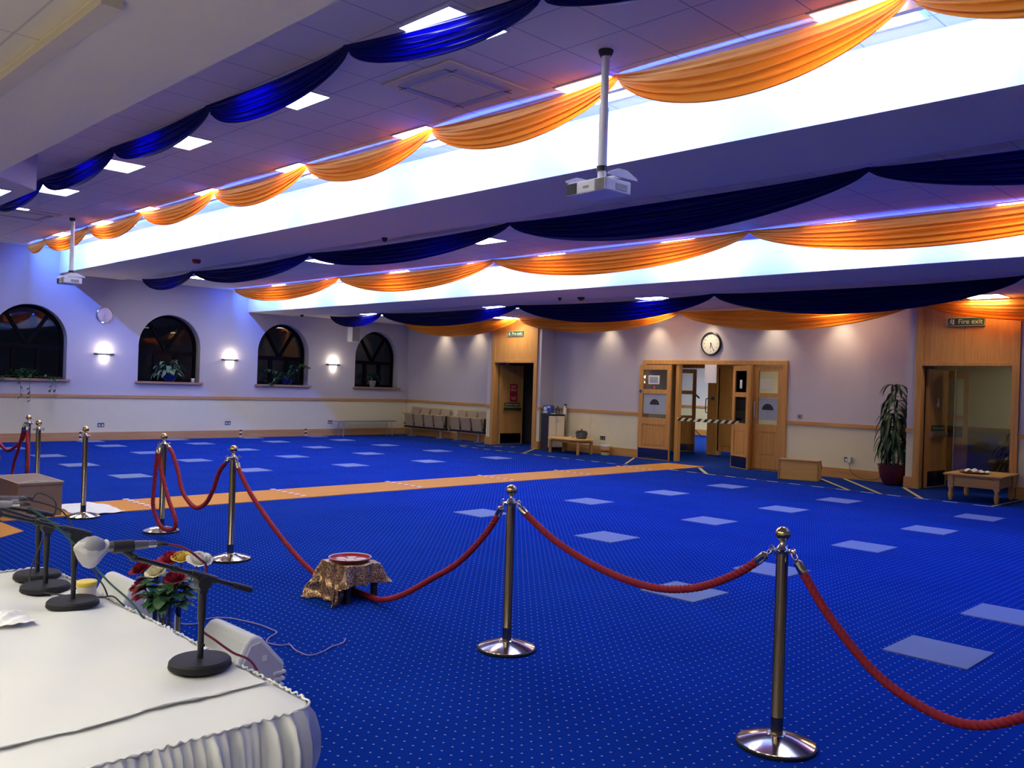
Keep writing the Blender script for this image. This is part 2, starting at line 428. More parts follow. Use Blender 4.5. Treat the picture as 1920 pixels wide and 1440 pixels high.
# ceilings, stepping down towards the door wall
S(MB().box(XW-.35, XE, 1.81, YR1, Z1, Z1+.05), 'ceiling', 'tiles')
S(MB().box(XW-.35, XE, YR1+1.4, YR2, Z2, Z2+.05), 'ceiling_middle', 'tiles')
S(MB().box(XW-.35, XE, YR2+1.3, YW+.05, Z3, Z3+.05), 'ceiling_low', 'tiles')
S(MB().box(XW, XE, YR1, YR1+1.4, Z2-.03, Z1+.05), 'beam', 'plaster_ceiling')
S(MB().box(XW, XE, YR2, YR2+1.3, Z3-.03, Z2+.05), 'beam_low', 'plaster_ceiling')
S(MB().box(XW, XE, 1.20, 1.81, ZA, Z1+.05), 'bulkhead', 'plaster_grey')
S(MB().box(XW, XE, YB, 1.20, ZA+.02, Z1+.05), 'ceiling_front', 'tiles_grey')
S(MB().box(-14.0, -3.42, 1.19, 1.27, ZA-.035, ZA), 'trim_3', 'cream_trim')
S(MB().prism([(-11.55, 2.97), (-12.0, 3.48), (XW, 3.48), (XW, 1.82), (-10.55, 1.82)], 2, 3.83, Z1), 'bulkhead_corner', 'plaster_purple')
S(MB().prism([(-11.57, 2.96), (-12.02, 3.475), (XW, 3.475), (XW, 1.83), (-10.58, 1.83)], 2, 3.825, 3.835), 'bulkhead_soffit', 'plaster_grey')

# ------------------------------------------------------------------ lobby and rooms behind the door wall
mb = MB()
mb.box(-17.3, -17.2, YW+.02, 18.9, 0, 2.8); mb.box(-14.7, -14.6, YW+.02, 18.9, 0, 2.8); mb.box(-17.3, -14.6, 18.9, 19.0, 0, 2.8); mb.box(-17.3, -14.6, YW+.02, 18.9, 2.7, 2.8)
S(mb, 'wall_stairs', 'paint_shaded')  # same paint, darkened in colour because the room is unlit
mb = MB().prism([(16.7, 0), (18.8, 0), (18.8, 1.45), (16.7, .25)], 0, -14.95, -14.75)
mb.prism([(-16.9, .02), (-14.75, .02), (-14.75, 1.35), (-16.9, .0)], 1, 18.55, 18.85)
S(mb, 'stair_side', 'rubber')
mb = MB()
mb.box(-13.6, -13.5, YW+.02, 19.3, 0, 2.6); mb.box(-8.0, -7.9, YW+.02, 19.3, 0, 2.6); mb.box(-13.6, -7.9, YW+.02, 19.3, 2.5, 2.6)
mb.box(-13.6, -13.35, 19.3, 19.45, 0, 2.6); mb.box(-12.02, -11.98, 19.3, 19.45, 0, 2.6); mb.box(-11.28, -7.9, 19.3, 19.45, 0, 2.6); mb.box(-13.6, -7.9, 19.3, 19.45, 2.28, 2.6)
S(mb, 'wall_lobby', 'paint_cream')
mb = MB(); mb.box(-26, -25.9, 19.5, 27.5, 0, 3); mb.box(-26, -8, 27.4, 27.5, 1.0, 3); mb.box(-26, -8, 19.5, 27.5, 2.95, 3.05); mb.box(-8.1, -8, 19.5, 27.5, 0, 3)
mb.box(-26, -8, 27.4, 27.5, 0, 1.0, 1)
mb.box(-26, -13.6, 19.3, 19.45, 0, 3)
S(mb, 'wall_far_room', ['paint_white', 'paint_cream'])
S(MB().box(-26, -8, 27.36, 27.4, .98, 1.06).box(-26, -8, 27.36, 27.4, 0, .2), 'trim_4', 'oak_x')
S(MB().box(-26, XW, 19.45, 27.6, -.1, 0), 'floor_far_room', 'carpet')
mb = MB(); mb.box(-6.9, -6.8, YW+.02, 19.2, 0, 2.7); mb.box(-3.4, -3.3, YW+.02, 19.2, 0, 2.7); mb.box(-6.9, -3.3, YW+.02, 19.2, 2.6, 2.7); mb.box(-6.9, -3.3, 19.1, 19.2, 1.0, 2.7)
mb.box(-6.9, -3.3, 19.1, 19.2, 0, 1.0, 1)  # lower wall coloured dark to stand for the shadow on it
S(mb, 'wall_side_lobby', ['paint_cream', 'paint_shaded'])
S(MB().box(-6.8, -3.4, 19.06, 19.1, .97, 1.05), 'trim_5', 'oak_dark')

# ------------------------------------------------------------------ portals with fire exits
def portal(name, label, xa, xb, x0, x1, y0, ztop, seam):
    """xa..xb pier faces, x0..x1 outer frame"""
    g = thing(name, label, 'doorway', ((x0+x1)/2, y0, 0), kind='structure'); cx = (x0+x1)/2
    mb = MB()
    for a, b in ((xa, x0), (x1, xb)):
        mb.box(a-cx, b-cx, .005, YW-y0, 1.0, Z3, 0); mb.box(a-cx, b-cx, .005, YW-y0, 0, 1.0, 1)
    mb.box(x0-cx+.002, x1-cx-.002, .04, YW-y0-.002, 2.3, Z3-.002, 0)
    mb.build('pier', ['paint_lilac', 'paint_cream'], g)
    mb = MB()
    for a, b in ((xa, x0), (x1, xb)): mb.box(a-cx-.01, b-cx, -.02, .005, .985, 1.055); mb.box(a-cx-.015, b-cx, -.03, .005, 0, .2)
    mb.box(xa-cx-.02, xa-cx, 0, YW-y0-.03, 0, .2)
    mb.box(xb-cx, xb-cx+.03, 0, YW-y0-.03, .985, 1.055); mb.box(xb-cx, xb-cx+.02, 0, YW-y0-.03, 0, .2)
    mb.build('rail', 'oak_x', g)
    mb = MB()
    w = .115
    mb.box(x0-cx, x0-cx+w, -.03, .13, 0, Z3); mb.box(x1-cx-w, x1-cx, -.03, .13, 0, Z3)
    mb.box(x0-cx+w, x1-cx-w, -.03, .13, 2.17, 2.24)
    mb.build('frame', 'oak', g, bevel=.004)
    mb = MB().box(x0-cx+w, x1-cx-w, 0, .03, 2.24, Z3)
    mb.build('over_panel', 'oak', g)
    if seam: MB().box(seam-cx-.003, seam-cx+.003, -.002, 0, 2.3, Z3).build('panel_seam', 'oak_dark', g)
    return g, cx
g1, c1 = portal('door_1', 'oak framed fire exit doorway beside the folded beige seats', -17.10, -15.16, -16.93, -15.27, 16.10, 0, None)
g3, c3 = portal('door_3', 'oak framed fire exit doorway behind the small pine table', -6.13, -2.2, -6.0, -4.34, 16.05, 0, -5.22)
def leaf_flat(parent, hx, hy, ang, w, h, push=True, mat='oak', kick=.3):
    lf = MB().box(0, w, -.022, .022, .01, h).build('door_leaf', mat, parent, loc=(hx, hy, 0), rotz=ang)
    if push:
        MB().box(.12, w-.1, -.075, -.04, .93, .98).box(.12, .18, -.06, -.022, .90, 1.0).box(w-.16, w-.1, -.06, -.022, .90, 1.0).build('push_bar', 'steel', lf)
        MB().box(.16, w-.12, -.028, -.022, 1.02, 1.12).build('push_sign', 'sign_green', lf)
        text('Push bar to open', .065, (w/2+.02, -.030, 1.07), lf, 'sign_white', ext=.0005)
        MB().box(.05, w-.05, -.026, -.022, .03, kick).build('kick_plate', 'kick_metal', lf)
    return lf
l1 = leaf_flat(g1, -16.79-c1, .16, math.radians(84), .80, 2.12)
MB().box(.34, .60, -.028, -.022, 1.14, 1.62).build('exit_notice', 'sign_red', l1)
text('EXIT\nONLY', .085, (.47, -.030, 1.50), l1, 'sign_white', ext=.0005)
text('keep door\nclosed', .045, (.47, -.030, 1.24), l1, 'sign_white', ext=.0005)
l3 = leaf_flat(g3, -5.86-c3, .18, math.radians(86), .82, 2.12)
MB().box(.36, .44, -.028, -.022, 1.45, 1.52).lathe([(.012, 0), (.012, .08)], (.40, -.025, 1.52), 8).build('door_notice', 'paper', l3)
# inner glazed leaf beyond portal 3 and its glass screen
gl = MB(); gl.box(0, .09, -.02, .02, 0, 2.15); gl.box(.36, .45, -.02, .02, 0, 2.15)
for a, b in ((0, .85), (1.2, 1.28), (2.0, 2.15)): gl.box(.09, .36, -.02, .02, a, b)
l = gl.build('glazed_leaf', 'oak', g3, loc=(-6.30-c3, 18.3-16.05, 0), rotz=math.radians(15))
MB().box(.09, .36, -.004, .004, .85, 2.0).build('leaf_pane', 'glass', l)
MB().box(0, .95, -.006, .006, .02, 2.15).build('glass_screen', 'glass', g3, loc=(-5.62-c3, .9, 0), rotz=math.radians(8))
MB().box(0, .012, -.01, .01, .02, 2.15).build('screen_edge', 'steel', g3, loc=(-5.64-c3, .9, 0))
# fire exit signs
def exit_sign(x, y, z, w, label):
    s = thing('fire_exit_sign', label, 'sign', (x, y, z), group='green fire exit signs')
    h = w*.235
    MB().box(-w/2, w/2, -.03, 0, -h/2, h/2).build('sign_case', 'sign_green', s)
    mb = MB(); t = .006
    mb.box(-w/2, w/2, -.033, -.03, -h/2, -h/2+t).box(-w/2, w/2, -.033, -.03, h/2-t, h/2).box(-w/2, -w/2+t, -.033, -.03, -h/2, h/2).box(w/2-t, w/2, -.033, -.03, -h/2, h/2)
    mb.build('sign_border', 'sign_white', s)
    text('Fire exit', h*.82, (w*.12, -.033, 0), s, 'sign_white')
    # running figure leaving through a door
    mb = MB(); u = h*.1; X = -w*.37
    mb.box(X+u*1.0, X+u*2.6, -.034, -.03, -3.2*u, 3.2*u)
    mb.cyl((X-u*.6, -.034, 2.6*u), (X-u*.6, -.03, 2.6*u), u*.7, n=10)
    def bar(ax, az, bx, bz, t):
        d = math.atan2(bz-az, bx-ax); L = math.hypot(bx-ax, bz-az)
        mb.box(0, L*u, -.002, .002, -t*u/2, t*u/2, mat=Matrix.Translation((X+ax*u, -.032, az*u)) @ Matrix.Rotation(-d, 4, 'Y'))
    bar(-.7, 1.8, -1.2, -.4, 1.1); bar(-.7, 1.4, .8, .6, .5); bar(-.9, 1.5, -2.4, 1.0, .5); bar(-1.1, -.3, .2, -1.4, .6); bar(.2, -1.4, .1, -3.0, .6); bar(-1.3, -.4, -2.0, -2.0, .6); bar(-2.0, -2.0, -3.2, -2.2, .6)
    mb.build('running_figure', 'sign_white', s)
    return s
exit_sign(-16.09, 16.10, 2.925, .56, 'green fire exit sign above the doorway beside the beige seats')
exit_sign(-5.19, 16.05, 2.925, .60, 'green fire exit sign above the doorway behind the pine table')

# ------------------------------------------------------------------ centre double doors
g2 = thing('door_2', 'wide oak double doorway with glazed leaves under the black clock', 'doorway', (-10.5, YW, 0), kind='structure')
ox = 10.5
mb = MB(); mb.box(-12.34+ox, -8.72+ox, -.05, .1, 2.18, 2.27); mb.box(-12.34+ox, -12.24+ox, -.05, .1, 0, 2.18); mb.box(-8.82+ox, -8.72+ox, -.05, .1, 0, 2.18)
mb.box(-9.56+ox, -9.49+ox, -.03, .1, 0, 2.18); mb.box(-11.42+ox, -11.34+ox, -.03, .1, 0, 2.18)
mb.build('frame', 'oak', g2, bevel=.004)
def glazed(parent, name, w, loc, rz, side=1, mat='oak', poster=0, kick=.25, st=.11):
    """oak leaf with two panes over a raised panel, faces -y"""
    t = .022
    mb = MB(); mb.box(0, st, -t, t, 0, 2.16); mb.box(w-st, w, -t, t, 0, 2.16)
    for a, b in ((0, .28), (.80, .95), (1.50, 1.60), (2.05, 2.16)): mb.box(st, w-st, -t, t, a, b)
    mb.box(st, w-st, -.008, .008, .28, .80); mb.box(st+.05, w-st-.05, -.016, .016, .33, .75)
    lf = mb.build(name, mat, parent, loc=loc, rotz=rz, bevel=.003)
    MB().box(st, w-st, -.003, .003, .95, 1.50).box(st, w-st, -.003, .003, 1.60, 2.05).build('door_pane', 'glass', lf)
    MB().box(.02, w-.02, -t-.003, -t, .02, kick).build('kick_plate', 'kick_metal', lf)
    if poster:
        MB().box(st+.02, w-st-.01, -.008, -.004, 1.04, 1.49).build('poster', 'poster_blue', lf)
        cx = w/2; P = [(cx+.13*math.cos(PI*i/16), 1.25+.13*math.sin(PI*i/16)) for i in range(17)]
        MB().prism(P, 1, -.012, -.008).build('half_round_mark', 'dark_navy', lf)
        MB().box(cx-.003, cx+.003, -.010, -.008, 1.08, 1.25).build('poster_line', 'grey_plastic', lf)
    return lf
lL = glazed(g2, 'door_leaf', .88, (-12.37+ox, -.10, 0), 0, poster=1)
MB().box(.25, .56, -.012, -.004, 1.72, 1.92).build('notice', 'paper', lL)
MB().box(.29, .52, -.014, -.012, 1.75, 1.89).build('notice_print', 'poster_blue', lL)
MB().cyl((.42, -.012, 1.65), (.42, -.004, 1.65), .03, n=14).build('round_sticker', 'label_red', lL)
MB().cyl((.05, -.03, 1.55), (.05, -.022, 1.55), .04, n=16).build('round_sign', 'blue_disc', lL)
lR = glazed(g2, 'door_leaf', .62, (-9.98+ox, .02, 0), math.radians(-27), st=.10)
MB().box(.26, .34, -.012, -.004, 1.68, 1.86).build('notice', 'paper', lR)
sR = glazed(g2, 'side_panel', .66, (-9.48+ox, .0, 0), 0, poster=1, kick=.03)
MB().box(.14, .44, -.012, -.004, 1.68, 1.90).build('notice', 'paper_cream', sR)
MB().tube(spline([(.06, -.02, 1.10), (.06, -.06, 1.12), (.06, -.06, 1.38), (.06, -.02, 1.40)], 5), .011, 8).build('pull_handle', 'steel', sR)
# lobby doors
g4 = thing('door_4', 'panelled oak lobby doors seen through the open double doorway', 'doorway', (-12.3, 19.3, 0), kind='structure'); ox = 12.3
mb = MB(); mb.box(-13.35+ox, -11.28+ox, -.04, .1, 2.18, 2.28); mb.box(-13.35+ox, -13.28+ox, -.04, .1, 0, 2.18); mb.box(-12.28+ox, -12.02+ox, -.06, .1, 0, 2.18); mb.box(-11.36+ox, -11.28+ox, -.04, .1, 0, 2.18)
mb.build('frame', 'oak', g4)
mb = MB(); mb.box(-12.02+ox, -11.36+ox, 0, .05, .1, 2.18)
for a, b in ((.25, .85), (.98, 1.48), (1.60, 2.05)):
    mb.box(-11.92+ox, -11.46+ox, -.012, 0, a, b); mb.box(-11.88+ox, -11.50+ox, -.02, 0, a+.05, b-.05)
mb.build('panelled_leaf', 'oak', g4, bevel=.004)
MB().cyl((-12.13+ox, -.07, 1.42), (-12.13+ox, -.06, 1.42), .05, n=16).build('round_sign', 'blue_disc', g4)
a1 = glazed(g4, 'door_leaf', .50, (-12.30+ox, .05, 0), math.radians(125), mat='oak', kick=.2, st=.09)
MB().tube(spline([(.42, .02, 1.05), (.42, .07, 1.07), (.42, .07, 1.38), (.42, .02, 1.40)], 5), .012, 8).build('pull_handle', 'black_metal', a1)
a2 = glazed(g4, 'door_leaf', .50, (-13.28+ox, .05, 0), math.radians(50), mat='oak', kick=.2, st=.09)
# hazard tape and paper across the doorway
tag(MB().box(-.78, .78, -.003, .003, -.035, .035).build('barrier_tape', 'tape_hazard', loc=(-10.53, YW-.08, .955)), 'black and cream hazard tape stretched across the open double doorway', 'tape')
tag(MB().grid(lambda u, v: (-.15+.30*u, .01*math.sin(u*6), -.40*v), 6, 4).build('hanging_paper', 'paper', loc=(-10.50, YW-.07, 2.18)), 'white sheet of paper hanging from the head of the double doorway', 'paper')
# mic stand in the bright far room
s = thing('microphone_stand', 'thin black stand in the bright room beyond the double doors', 'stand', (-17.0, 25.8, 0))
mb = MB(); mb.cyl((0,0,.12), (0,0,1.5), .02, n=8)
mb.build('pole', 'black_metal', s)
for k in range(3):
    a = k*2*PI/3+.4; MB().cyl((0,0,.3), (.32*math.cos(a), .32*math.sin(a), .015), .015, n=6).build('leg', 'black_metal', s)
MB().cyl((0,0,1.5), (.12,.12,1.35), .03, n=8).build('mic_clip', 'black_metal', s)

# ------------------------------------------------------------------ ceiling lights
def ceil_light(x, y, z, label, group='square ceiling light panels', mat='lamp_white', w=.58, d=.58):
    o = thing('ceiling_light', label, 'ceiling light', (x, y, z), group=group)
    mb = MB()
    for a, b, c, e in ((-w/2-.02, w/2+.02, -d/2-.02, -d/2), (-w/2-.02, w/2+.02, d/2, d/2+.02), (-w/2-.02, -w/2, -d/2, d/2), (w/2, w/2+.02, -d/2, d/2)): mb.box(a, b, c, e, -.012, 0)
    mb.build('rim', 'white_plastic', o)
    MB().box(-w/2, w/2, -d/2, d/2, -.010, -.002).build('diffuser', mat, o)
    return o
FR1 = [-5.13, -7.55, -9.98, -11.85, -14.27, -16.6]
for i, x in enumerate(FR1): ceil_light(x, 4.35, Z1, 'bright square ceiling panel by the navy swags near the grey bulkhead, %s from the right' % ORD[i])
for i, x in enumerate([-2.7, -5.13, -7.55, -10.05, -12.4, -14.6, -16.6, -18.7]): ceil_light(x, 6.12, Z1, 'ceiling panel tucked behind the nearest row of orange swags, %s from the right' % ORD[i])
for i, x in enumerate([-9.92, -14.12, -19.1]): ceil_light(x, 9.08, Z2, 'bright square panel in the middle ceiling step beside the navy swags, %s from the right' % ORD[i])
for i, x in enumerate([-2.9, -5.1, -7.45, -9.97, -11.75, -14.1, -16.4, -18.75]): ceil_light(x, 11.0-.02, Z2, 'ceiling panel tucked behind the middle row of orange swags, %s from the right' % ORD[i], w=.58, d=.5)
for i, x in enumerate([-9.77, -13.95, -18.6]): ceil_light(x, 13.35+.12, Z3, 'square panel in the lowest ceiling step by the furthest navy swags, %s from the right' % ORD[i])
for i, x in enumerate([-4.78, -7.3, -11.4, -16.0]): ceil_light(x, 15.60, Z3, 'warm ceiling panel in front of the doorway wall, %s from the right' % ORD[i], mat='lamp_warm')
ceil_light(-12.55, 3.14, 3.825, 'oblong ceiling light in the lowered soffit at the left edge', group='soffit light', w=.6, d=.25)
for i, (x, y) in enumerate(((-3.0, -.3), (-6.2, -.8), (-.2, -.4), (-4.6, -1.8), (-1.6, -1.8), (-8.6, -1.4))): ceil_light(x, y, ZA+.02, 'unseen fill light panel added behind the white table, %s in the group' % ORD[i], mat='lamp_near', group='added fill lights for the table')  # unseen panels added to brighten the table and the near ceiling
# lobby and far room lights
ceil_light(-17.0, 24.0, 2.95, 'ceiling panel in the bright room beyond the double doors', group='far room light', mat='lamp_near', w=1.2, d=1.2)
ceil_light(-14.3, 21.5, 2.95, 'ceiling panel just inside the bright room beyond the double doors', group='far room light', mat='lamp_near', w=.8, d=.8)
ceil_light(-10.0, 18.0, 2.5, 'small ceiling panel in the lobby behind the double doors', group='lobby light', mat='lamp_warm', w=.5, d=.5)
ceil_light(-4.4, 18.1, 2.6, 'small ceiling panel in the side lobby behind the pine table', group='side lobby light', mat='lamp_warm', w=.26, d=.26)

# blue-white led battens behind the orange swags
def area(name, loc, rot, sx, sy, power, col, spread=PI):
    l = bpy.data.lights.new(name, 'AREA'); l.shape = 'RECTANGLE'; l.size = sx; l.size_y = sy; l.energy = power; l.color = col; l.spread = spread
    o = bpy.data.objects.new(name, l); COL.objects.link(o); o.location = loc; o.rotation_euler = rot; return o
def batten(x0, x1, y, z, label, power):
    z -= .07
    b = thing('led_batten', label, 'light', ((x0+x1)/2, y, z), group='led battens behind the orange swags'); h = (x1-x0)/2
    MB().box(-h, h, -.03, .03, -.03, .069).build('housing', 'white_plastic', b)
    MB().box(-h, h, .028, .034, -.028, -.004).build('led_strip', 'led_blue', b)
    area('led_back_light', ((x0+x1)/2, y-.035, z-.012), (math.radians(-84), 0, 0), x1-x0, .03, power*.38, (.02, .07, 1.0))
    area('led_light', ((x0+x1)/2, y+.045, z-.016), (math.radians(86), 0, 0), x1-x0, .03, power*1.1, (.06, .17, 1.0))
batten(-20.9, 2.0, 6.02, Z1, 'long led batten behind the nearest row of orange swags', 800)
batten(-20.9, 2.0, 10.80, Z2, 'long led batten behind the middle row of orange swags', 560)

# downlights grazing the door wall
for i, x in enumerate([-19.45, -18.0, -13.35, -11.95, -10.54, -9.02, -7.6]):
    o = thing('downlight', 'recessed round downlight close above the doorway wall, %s from the left' % ORD[i], 'downlight', (x, 16.28, Z3), group='downlights along the doorway wall')
    MB().lathe([(.055, -.002), (.07, -.008), (.07, 0)], n=20, cap=False).build('ring', 'steel', o)
    MB().lathe([(.0001, -.004), (.052, -.004), (.052, -.001)], n=16).build('bulb', 'lamp_warm', o)
    l = bpy.data.lights.new('downlight_beam', 'SPOT'); l.energy = 42; l.color = (1.0, .80, .52); l.spot_size = math.radians(84); l.spot_blend = 1.0; l.shadow_soft_size = .05
    q = bpy.data.objects.new('downlight_beam', l); COL.objects.link(q); q.location = (x, 16.28, Z3-.02); q.rotation_euler = (math.radians(14), 0, 0)

# sconces on the window wall
for i, (y, w) in enumerate(((4.55, .46), (7.70, .46), (10.83, .46), (13.95, .46))):
    s = thing('wall_sconce', ['up and down wall lamp beyond the left edge', 'glowing up and down wall lamp directly below the silver wall clock', 'glowing up and down wall lamp between the second and third windows', 'glowing up and down wall lamp right of the window with the sprawling plant'][i], 'wall lamp', (XW, y, 2.0), group='wall lamps between the windows')
    n = 16
    P = [(w/2*math.cos(PI*k/n-PI/2)*.35, w/2*math.sin(PI*k/n-PI/2)) for k in range(n+1)]
    mb = MB(); mb.prism([(0.001, -w/2)]+P+[(0.001, w/2)], 2, -.024, .024)
    mb.build('shade_plate', 'sconce_metal', s)
    Q = [(.55*a, .5*b) for a, b in P]
    MB().prism([(0.001, -w*.25)]+Q+[(0.001, w*.25)], 2, -.085, -.024).build('lower_glass', 'sconce_glow', s)
    MB().prism([(0.001, -w*.3)]+[(.6*a, .6*b) for a, b in P]+[(0.001, w*.3)], 2, .024, .04).build('upper_glass', 'sconce_glow', s)
    for dz, e in ((.09, 8.0), (-.13, 1.6)):
        l = bpy.data.lights.new('sconce_bulb', 'POINT'); l.energy = e; l.color = (1, .86, .66); l.shadow_soft_size = .03
        q = bpy.data.objects.new('sconce_bulb', l); COL.objects.link(q); q.location = (XW+.085, y, 2.0+dz)

# ------------------------------------------------------------------ fabric swags
def swag(x0, x1, y, zc, sag, mat, name, label, group, seed, belly=.05, tight=0, dy=0):
    rnd = random.Random(seed); ph = rnd.random()*6; L = x1-x0; k = 5.5; sk = rnd.uniform(-.25, .25)
    amp = .022*min(1.6, L/2.5)
    def fn(u, v):
        e = max(0, 4*u*(1-u)); e1 = e**(.60 if tight else .72); e2 = e**.5
        uu_ = u+sk*e*.12
        top = (.012 if tight else .045)*e1+.001
        z = zc - top - (.035+ (sag-.05)*e1)*(v**.9)
        yy = y + belly*e1*math.sin(PI*min(1, v*1.0))*-.9 + .05*(1-e2)*(v-.5)
        yy += amp*e2*math.sin(2*PI*k*v+ph+1.6*math.sin(u*3+ph))+.5*amp*e2*math.sin(2*PI*9*v+ph*2+u*2)
        z += .010*e2*math.sin(2*PI*k*v+ph+1.2+u*2)*(v if v < .95 else .3)
        return (x0+L*u-(x0+x1)/2, yy-y+dy*u, z-zc)
    o = MB().grid(fn, 56, 44).build(name, mat, loc=((x0+x1)/2, y, zc), smooth=True)
    tag(o, label, 'fabric swag', group)
    return o
def row(xs, y, zc, sags, mat, name, color, rowdesc, gid, tight=0, dys=(), yoff=()):
    n = len(xs)-1
    for i in range(n):
        swag(xs[i+1], xs[i], y+(yoff[i] if i < len(yoff) else 0), zc, sags[min(i, len(sags)-1)], mat, name, '%s fabric swag in the %s, %s from the right' % (color, rowdesc, ORD[i]), gid, hash_((y, i)), tight=tight, dy=(dys[i] if i < len(dys) else 0), belly=(.0 if tight else (.30 if y > 15 else .05)))
def hash_(t): return int(abs(t[0]*100)+t[1]*17)
row([.3, -2.35, -4.80, -7.31, -9.77, -12.30, -14.87, -17.33, -19.78, -20.9], 5.93, Z1, [.40, .42, .36, .34, .33, .32, .31, .31, .22], 'swag_orange', 'orange_swag', 'orange', 'highest row nearest the camera', 'orange swags of the highest row')
row([-1.2, -4.2, -6.05, -8.48, -10.97, -13.60, -16.0], 4.01, Z1, [.30, .27, .33, .28, .30, .30], 'swag_navy', 'navy_swag', 'navy', 'highest row beside the grey bulkhead', 'navy swags of the highest row', tight=1, dys=[.3, .32], yoff=[.32])
row([-1.35, -6.25, -11.27, -16.10, -20.75], 10.66, Z2, [.40, .40, .40, .38], 'swag_orange', 'orange_swag', 'orange', 'middle ceiling step', 'orange swags of the middle step')
row([1.2, -3.63, -8.55, -13.57, -18.12, -20.75], 8.35, Z2, [.38, .40, .34, .34, .30], 'swag_navy', 'navy_swag', 'navy', 'middle ceiling step behind the near projector', 'navy swags of the middle step')
row([-1.1, -5.95, -10.91, -15.81, -20.45], 15.85, Z3, [.40, .43, .38, .40], 'swag_orange_warmlit', 'orange_swag', 'orange', 'lowest ceiling step by the doorway wall', 'orange swags of the lowest step')
row([1.2, -3.59, -8.41, -13.22, -18.05, -20.35], 13.25, Z3, [.38, .40, .40, .36, .30], 'swag_navy', 'navy_swag', 'navy', 'lowest ceiling step', 'navy swags of the lowest step')

# ------------------------------------------------------------------ projectors
def projector(x, y, label):
    o = thing('projector', label, 'projector', (x, y, Z1), group='ceiling projectors on poles')
    MB().lathe([(.0001, -.05), (.045, -.05), (.06, -.015), (.06, 0)], n=20).build('ceiling_flange', 'black_plastic', o, smooth=True, auto=40)
    MB().cyl((0,0,-.05), (0,0,-.48), .032, n=18).build('upper_pole', 'projector_white', o, smooth=True, auto=40)
    MB().cyl((0,0,-.46), (0,0,-.95), .037, n=18).build('pole', 'projector_white', o, smooth=True, auto=40)
    MB().cyl((0,0,-.93), (0,0,-.97), .045, n=18).build('collar', 'black_plastic', o, smooth=True, auto=40)
    mb = MB(); mb.cyl((0,0,-.97), (0,0,-1.03), .034, n=16); mb.box(-.20, .20, -.03, .03, -1.045, -1.03)
    for sx in (-.24, .22):
        mb.prism([(-.17, -1.055), (.17, -1.055), (.17, -1.04), (.05, -.99), (-.05, -.99), (-.17, -1.04)], 0, sx, sx+.006)
    mb.build('bracket', 'projector_white', o)
    mb = MB(); mb.box(-.23, .20, -.17, .13, -1.17, -1.065)
    mb.build('body', 'projector_white', o, bevel=.012)
    MB().box(-.04, .02, -.173, -.168, -1.125, -1.110).build('maker_mark', 'grille', o)
    mb = MB()
    for k in range(9): mb.box(.09+k*.011, .096+k*.011, -.175, -.169, -1.16, -1.075)
    mb.build('vent_slots', 'grille', o)
    MB().box(.196, .204, -.05, .08, -1.15, -1.10).build('side_vent', 'grille', o)
    MB().box(-.22, -.11, -.176, -.168, -1.16, -1.075).build('lens_window', 'black_plastic', o)
    text('projector', .0001, (0, -.176, -1.12), o, 'grey_plastic') if False else None
    return o
p1 = projector(-4.52, 5.44, 'white projector on the long pole hanging nearest the camera')
p1.rotation_euler.z = math.radians(-4)
p2 = dup(p1, (-16.62, 5.43, Z1), math.radians(-4), 'white projector on a pole far left in front of the window wall')

# ------------------------------------------------------------------ ceiling cassettes, cameras, alarm
def cassette(x, y, z, label):
    o = thing('air_conditioning_cassette', label, 'air conditioner', (x, y, z), group='ceiling air conditioning cassettes')
    mb = MB(); mb.prism([(-.48, -.48), (.48, -.48), (.48, .48), (-.48, .48)], 2, -.02, 0)
    mb.build('surround', 'plaster_ceiling', o, bevel=.01)
    mb = MB()
    for k in range(4):
        mt = Matrix.Rotation(k*PI/2, 4, 'Z'); mb.box(-.32, .32, .31, .39, -.032, -.02, mat=mt)
    mb.build('louvre', 'paint_lilac', o, bevel=.006)
    MB().box(-.26, .26, -.26, .26, -.03, -.02).build('intake_grille', 'plaster_ceiling', o, bevel=.008)
    mb = MB()
    for k in range(4):
        mt = Matrix.Rotation(k*PI/2, 4, 'Z'); mb.box(-.33, -.325, .30, .40, -.035, -.031, mat=mt); mb.box(.325, .33, .30, .40, -.035, -.031, mat=mt)
    mb.build('slot', 'black_plastic', o)
    return o
ac = cassette(-6.10, 5.22, Z1-.002, 'square ceiling air conditioner left of the near projector pole')
dup(ac, (-16.9, 4.7, Z1-.002), None, 'square ceiling air conditioner beside the far projector pole')
def dome(x, y, z, r, label):
    o = thing('security_camera', label, 'security camera', (x, y, z), group='dome security cameras')
    MB().lathe([(r, 0), (r, -.02), (r*.85, -.03)], n=20).build('camera_base', 'white_plastic', o, smooth=True)
    MB().lathe([(r*.8, -.03), (r*.7, -.06), (r*.4, -.085), (.0001, -.095)], n=20).build('camera_dome', 'black_plastic', o, smooth=True)
    return o
dome(-10.9, 8.02, Z2, .06, 'small dome camera above the navy swag left of the ceiling centre')
dome(-20.45, 12.45, Z3, .06, 'small dome camera over the third arched window')
dome(-11.15, 12.3, Z3, .045, 'smaller of the two dome cameras side by side above the double doors')
dome(-10.75, 12.45, Z3, .09, 'larger of the two dome cameras side by side above the double doors')
o = thing('alarm_sounder', 'dark red alarm sounder on the ceiling step above the left navy swags', 'alarm', (-16.05, 7.46, Z2-.02))
MB().lathe([(.08, 0), (.08, -.05), (.06, -.08), (.0001, -.085)], n=16).build('sounder', 'red_plastic', o, smooth=True, auto=40)

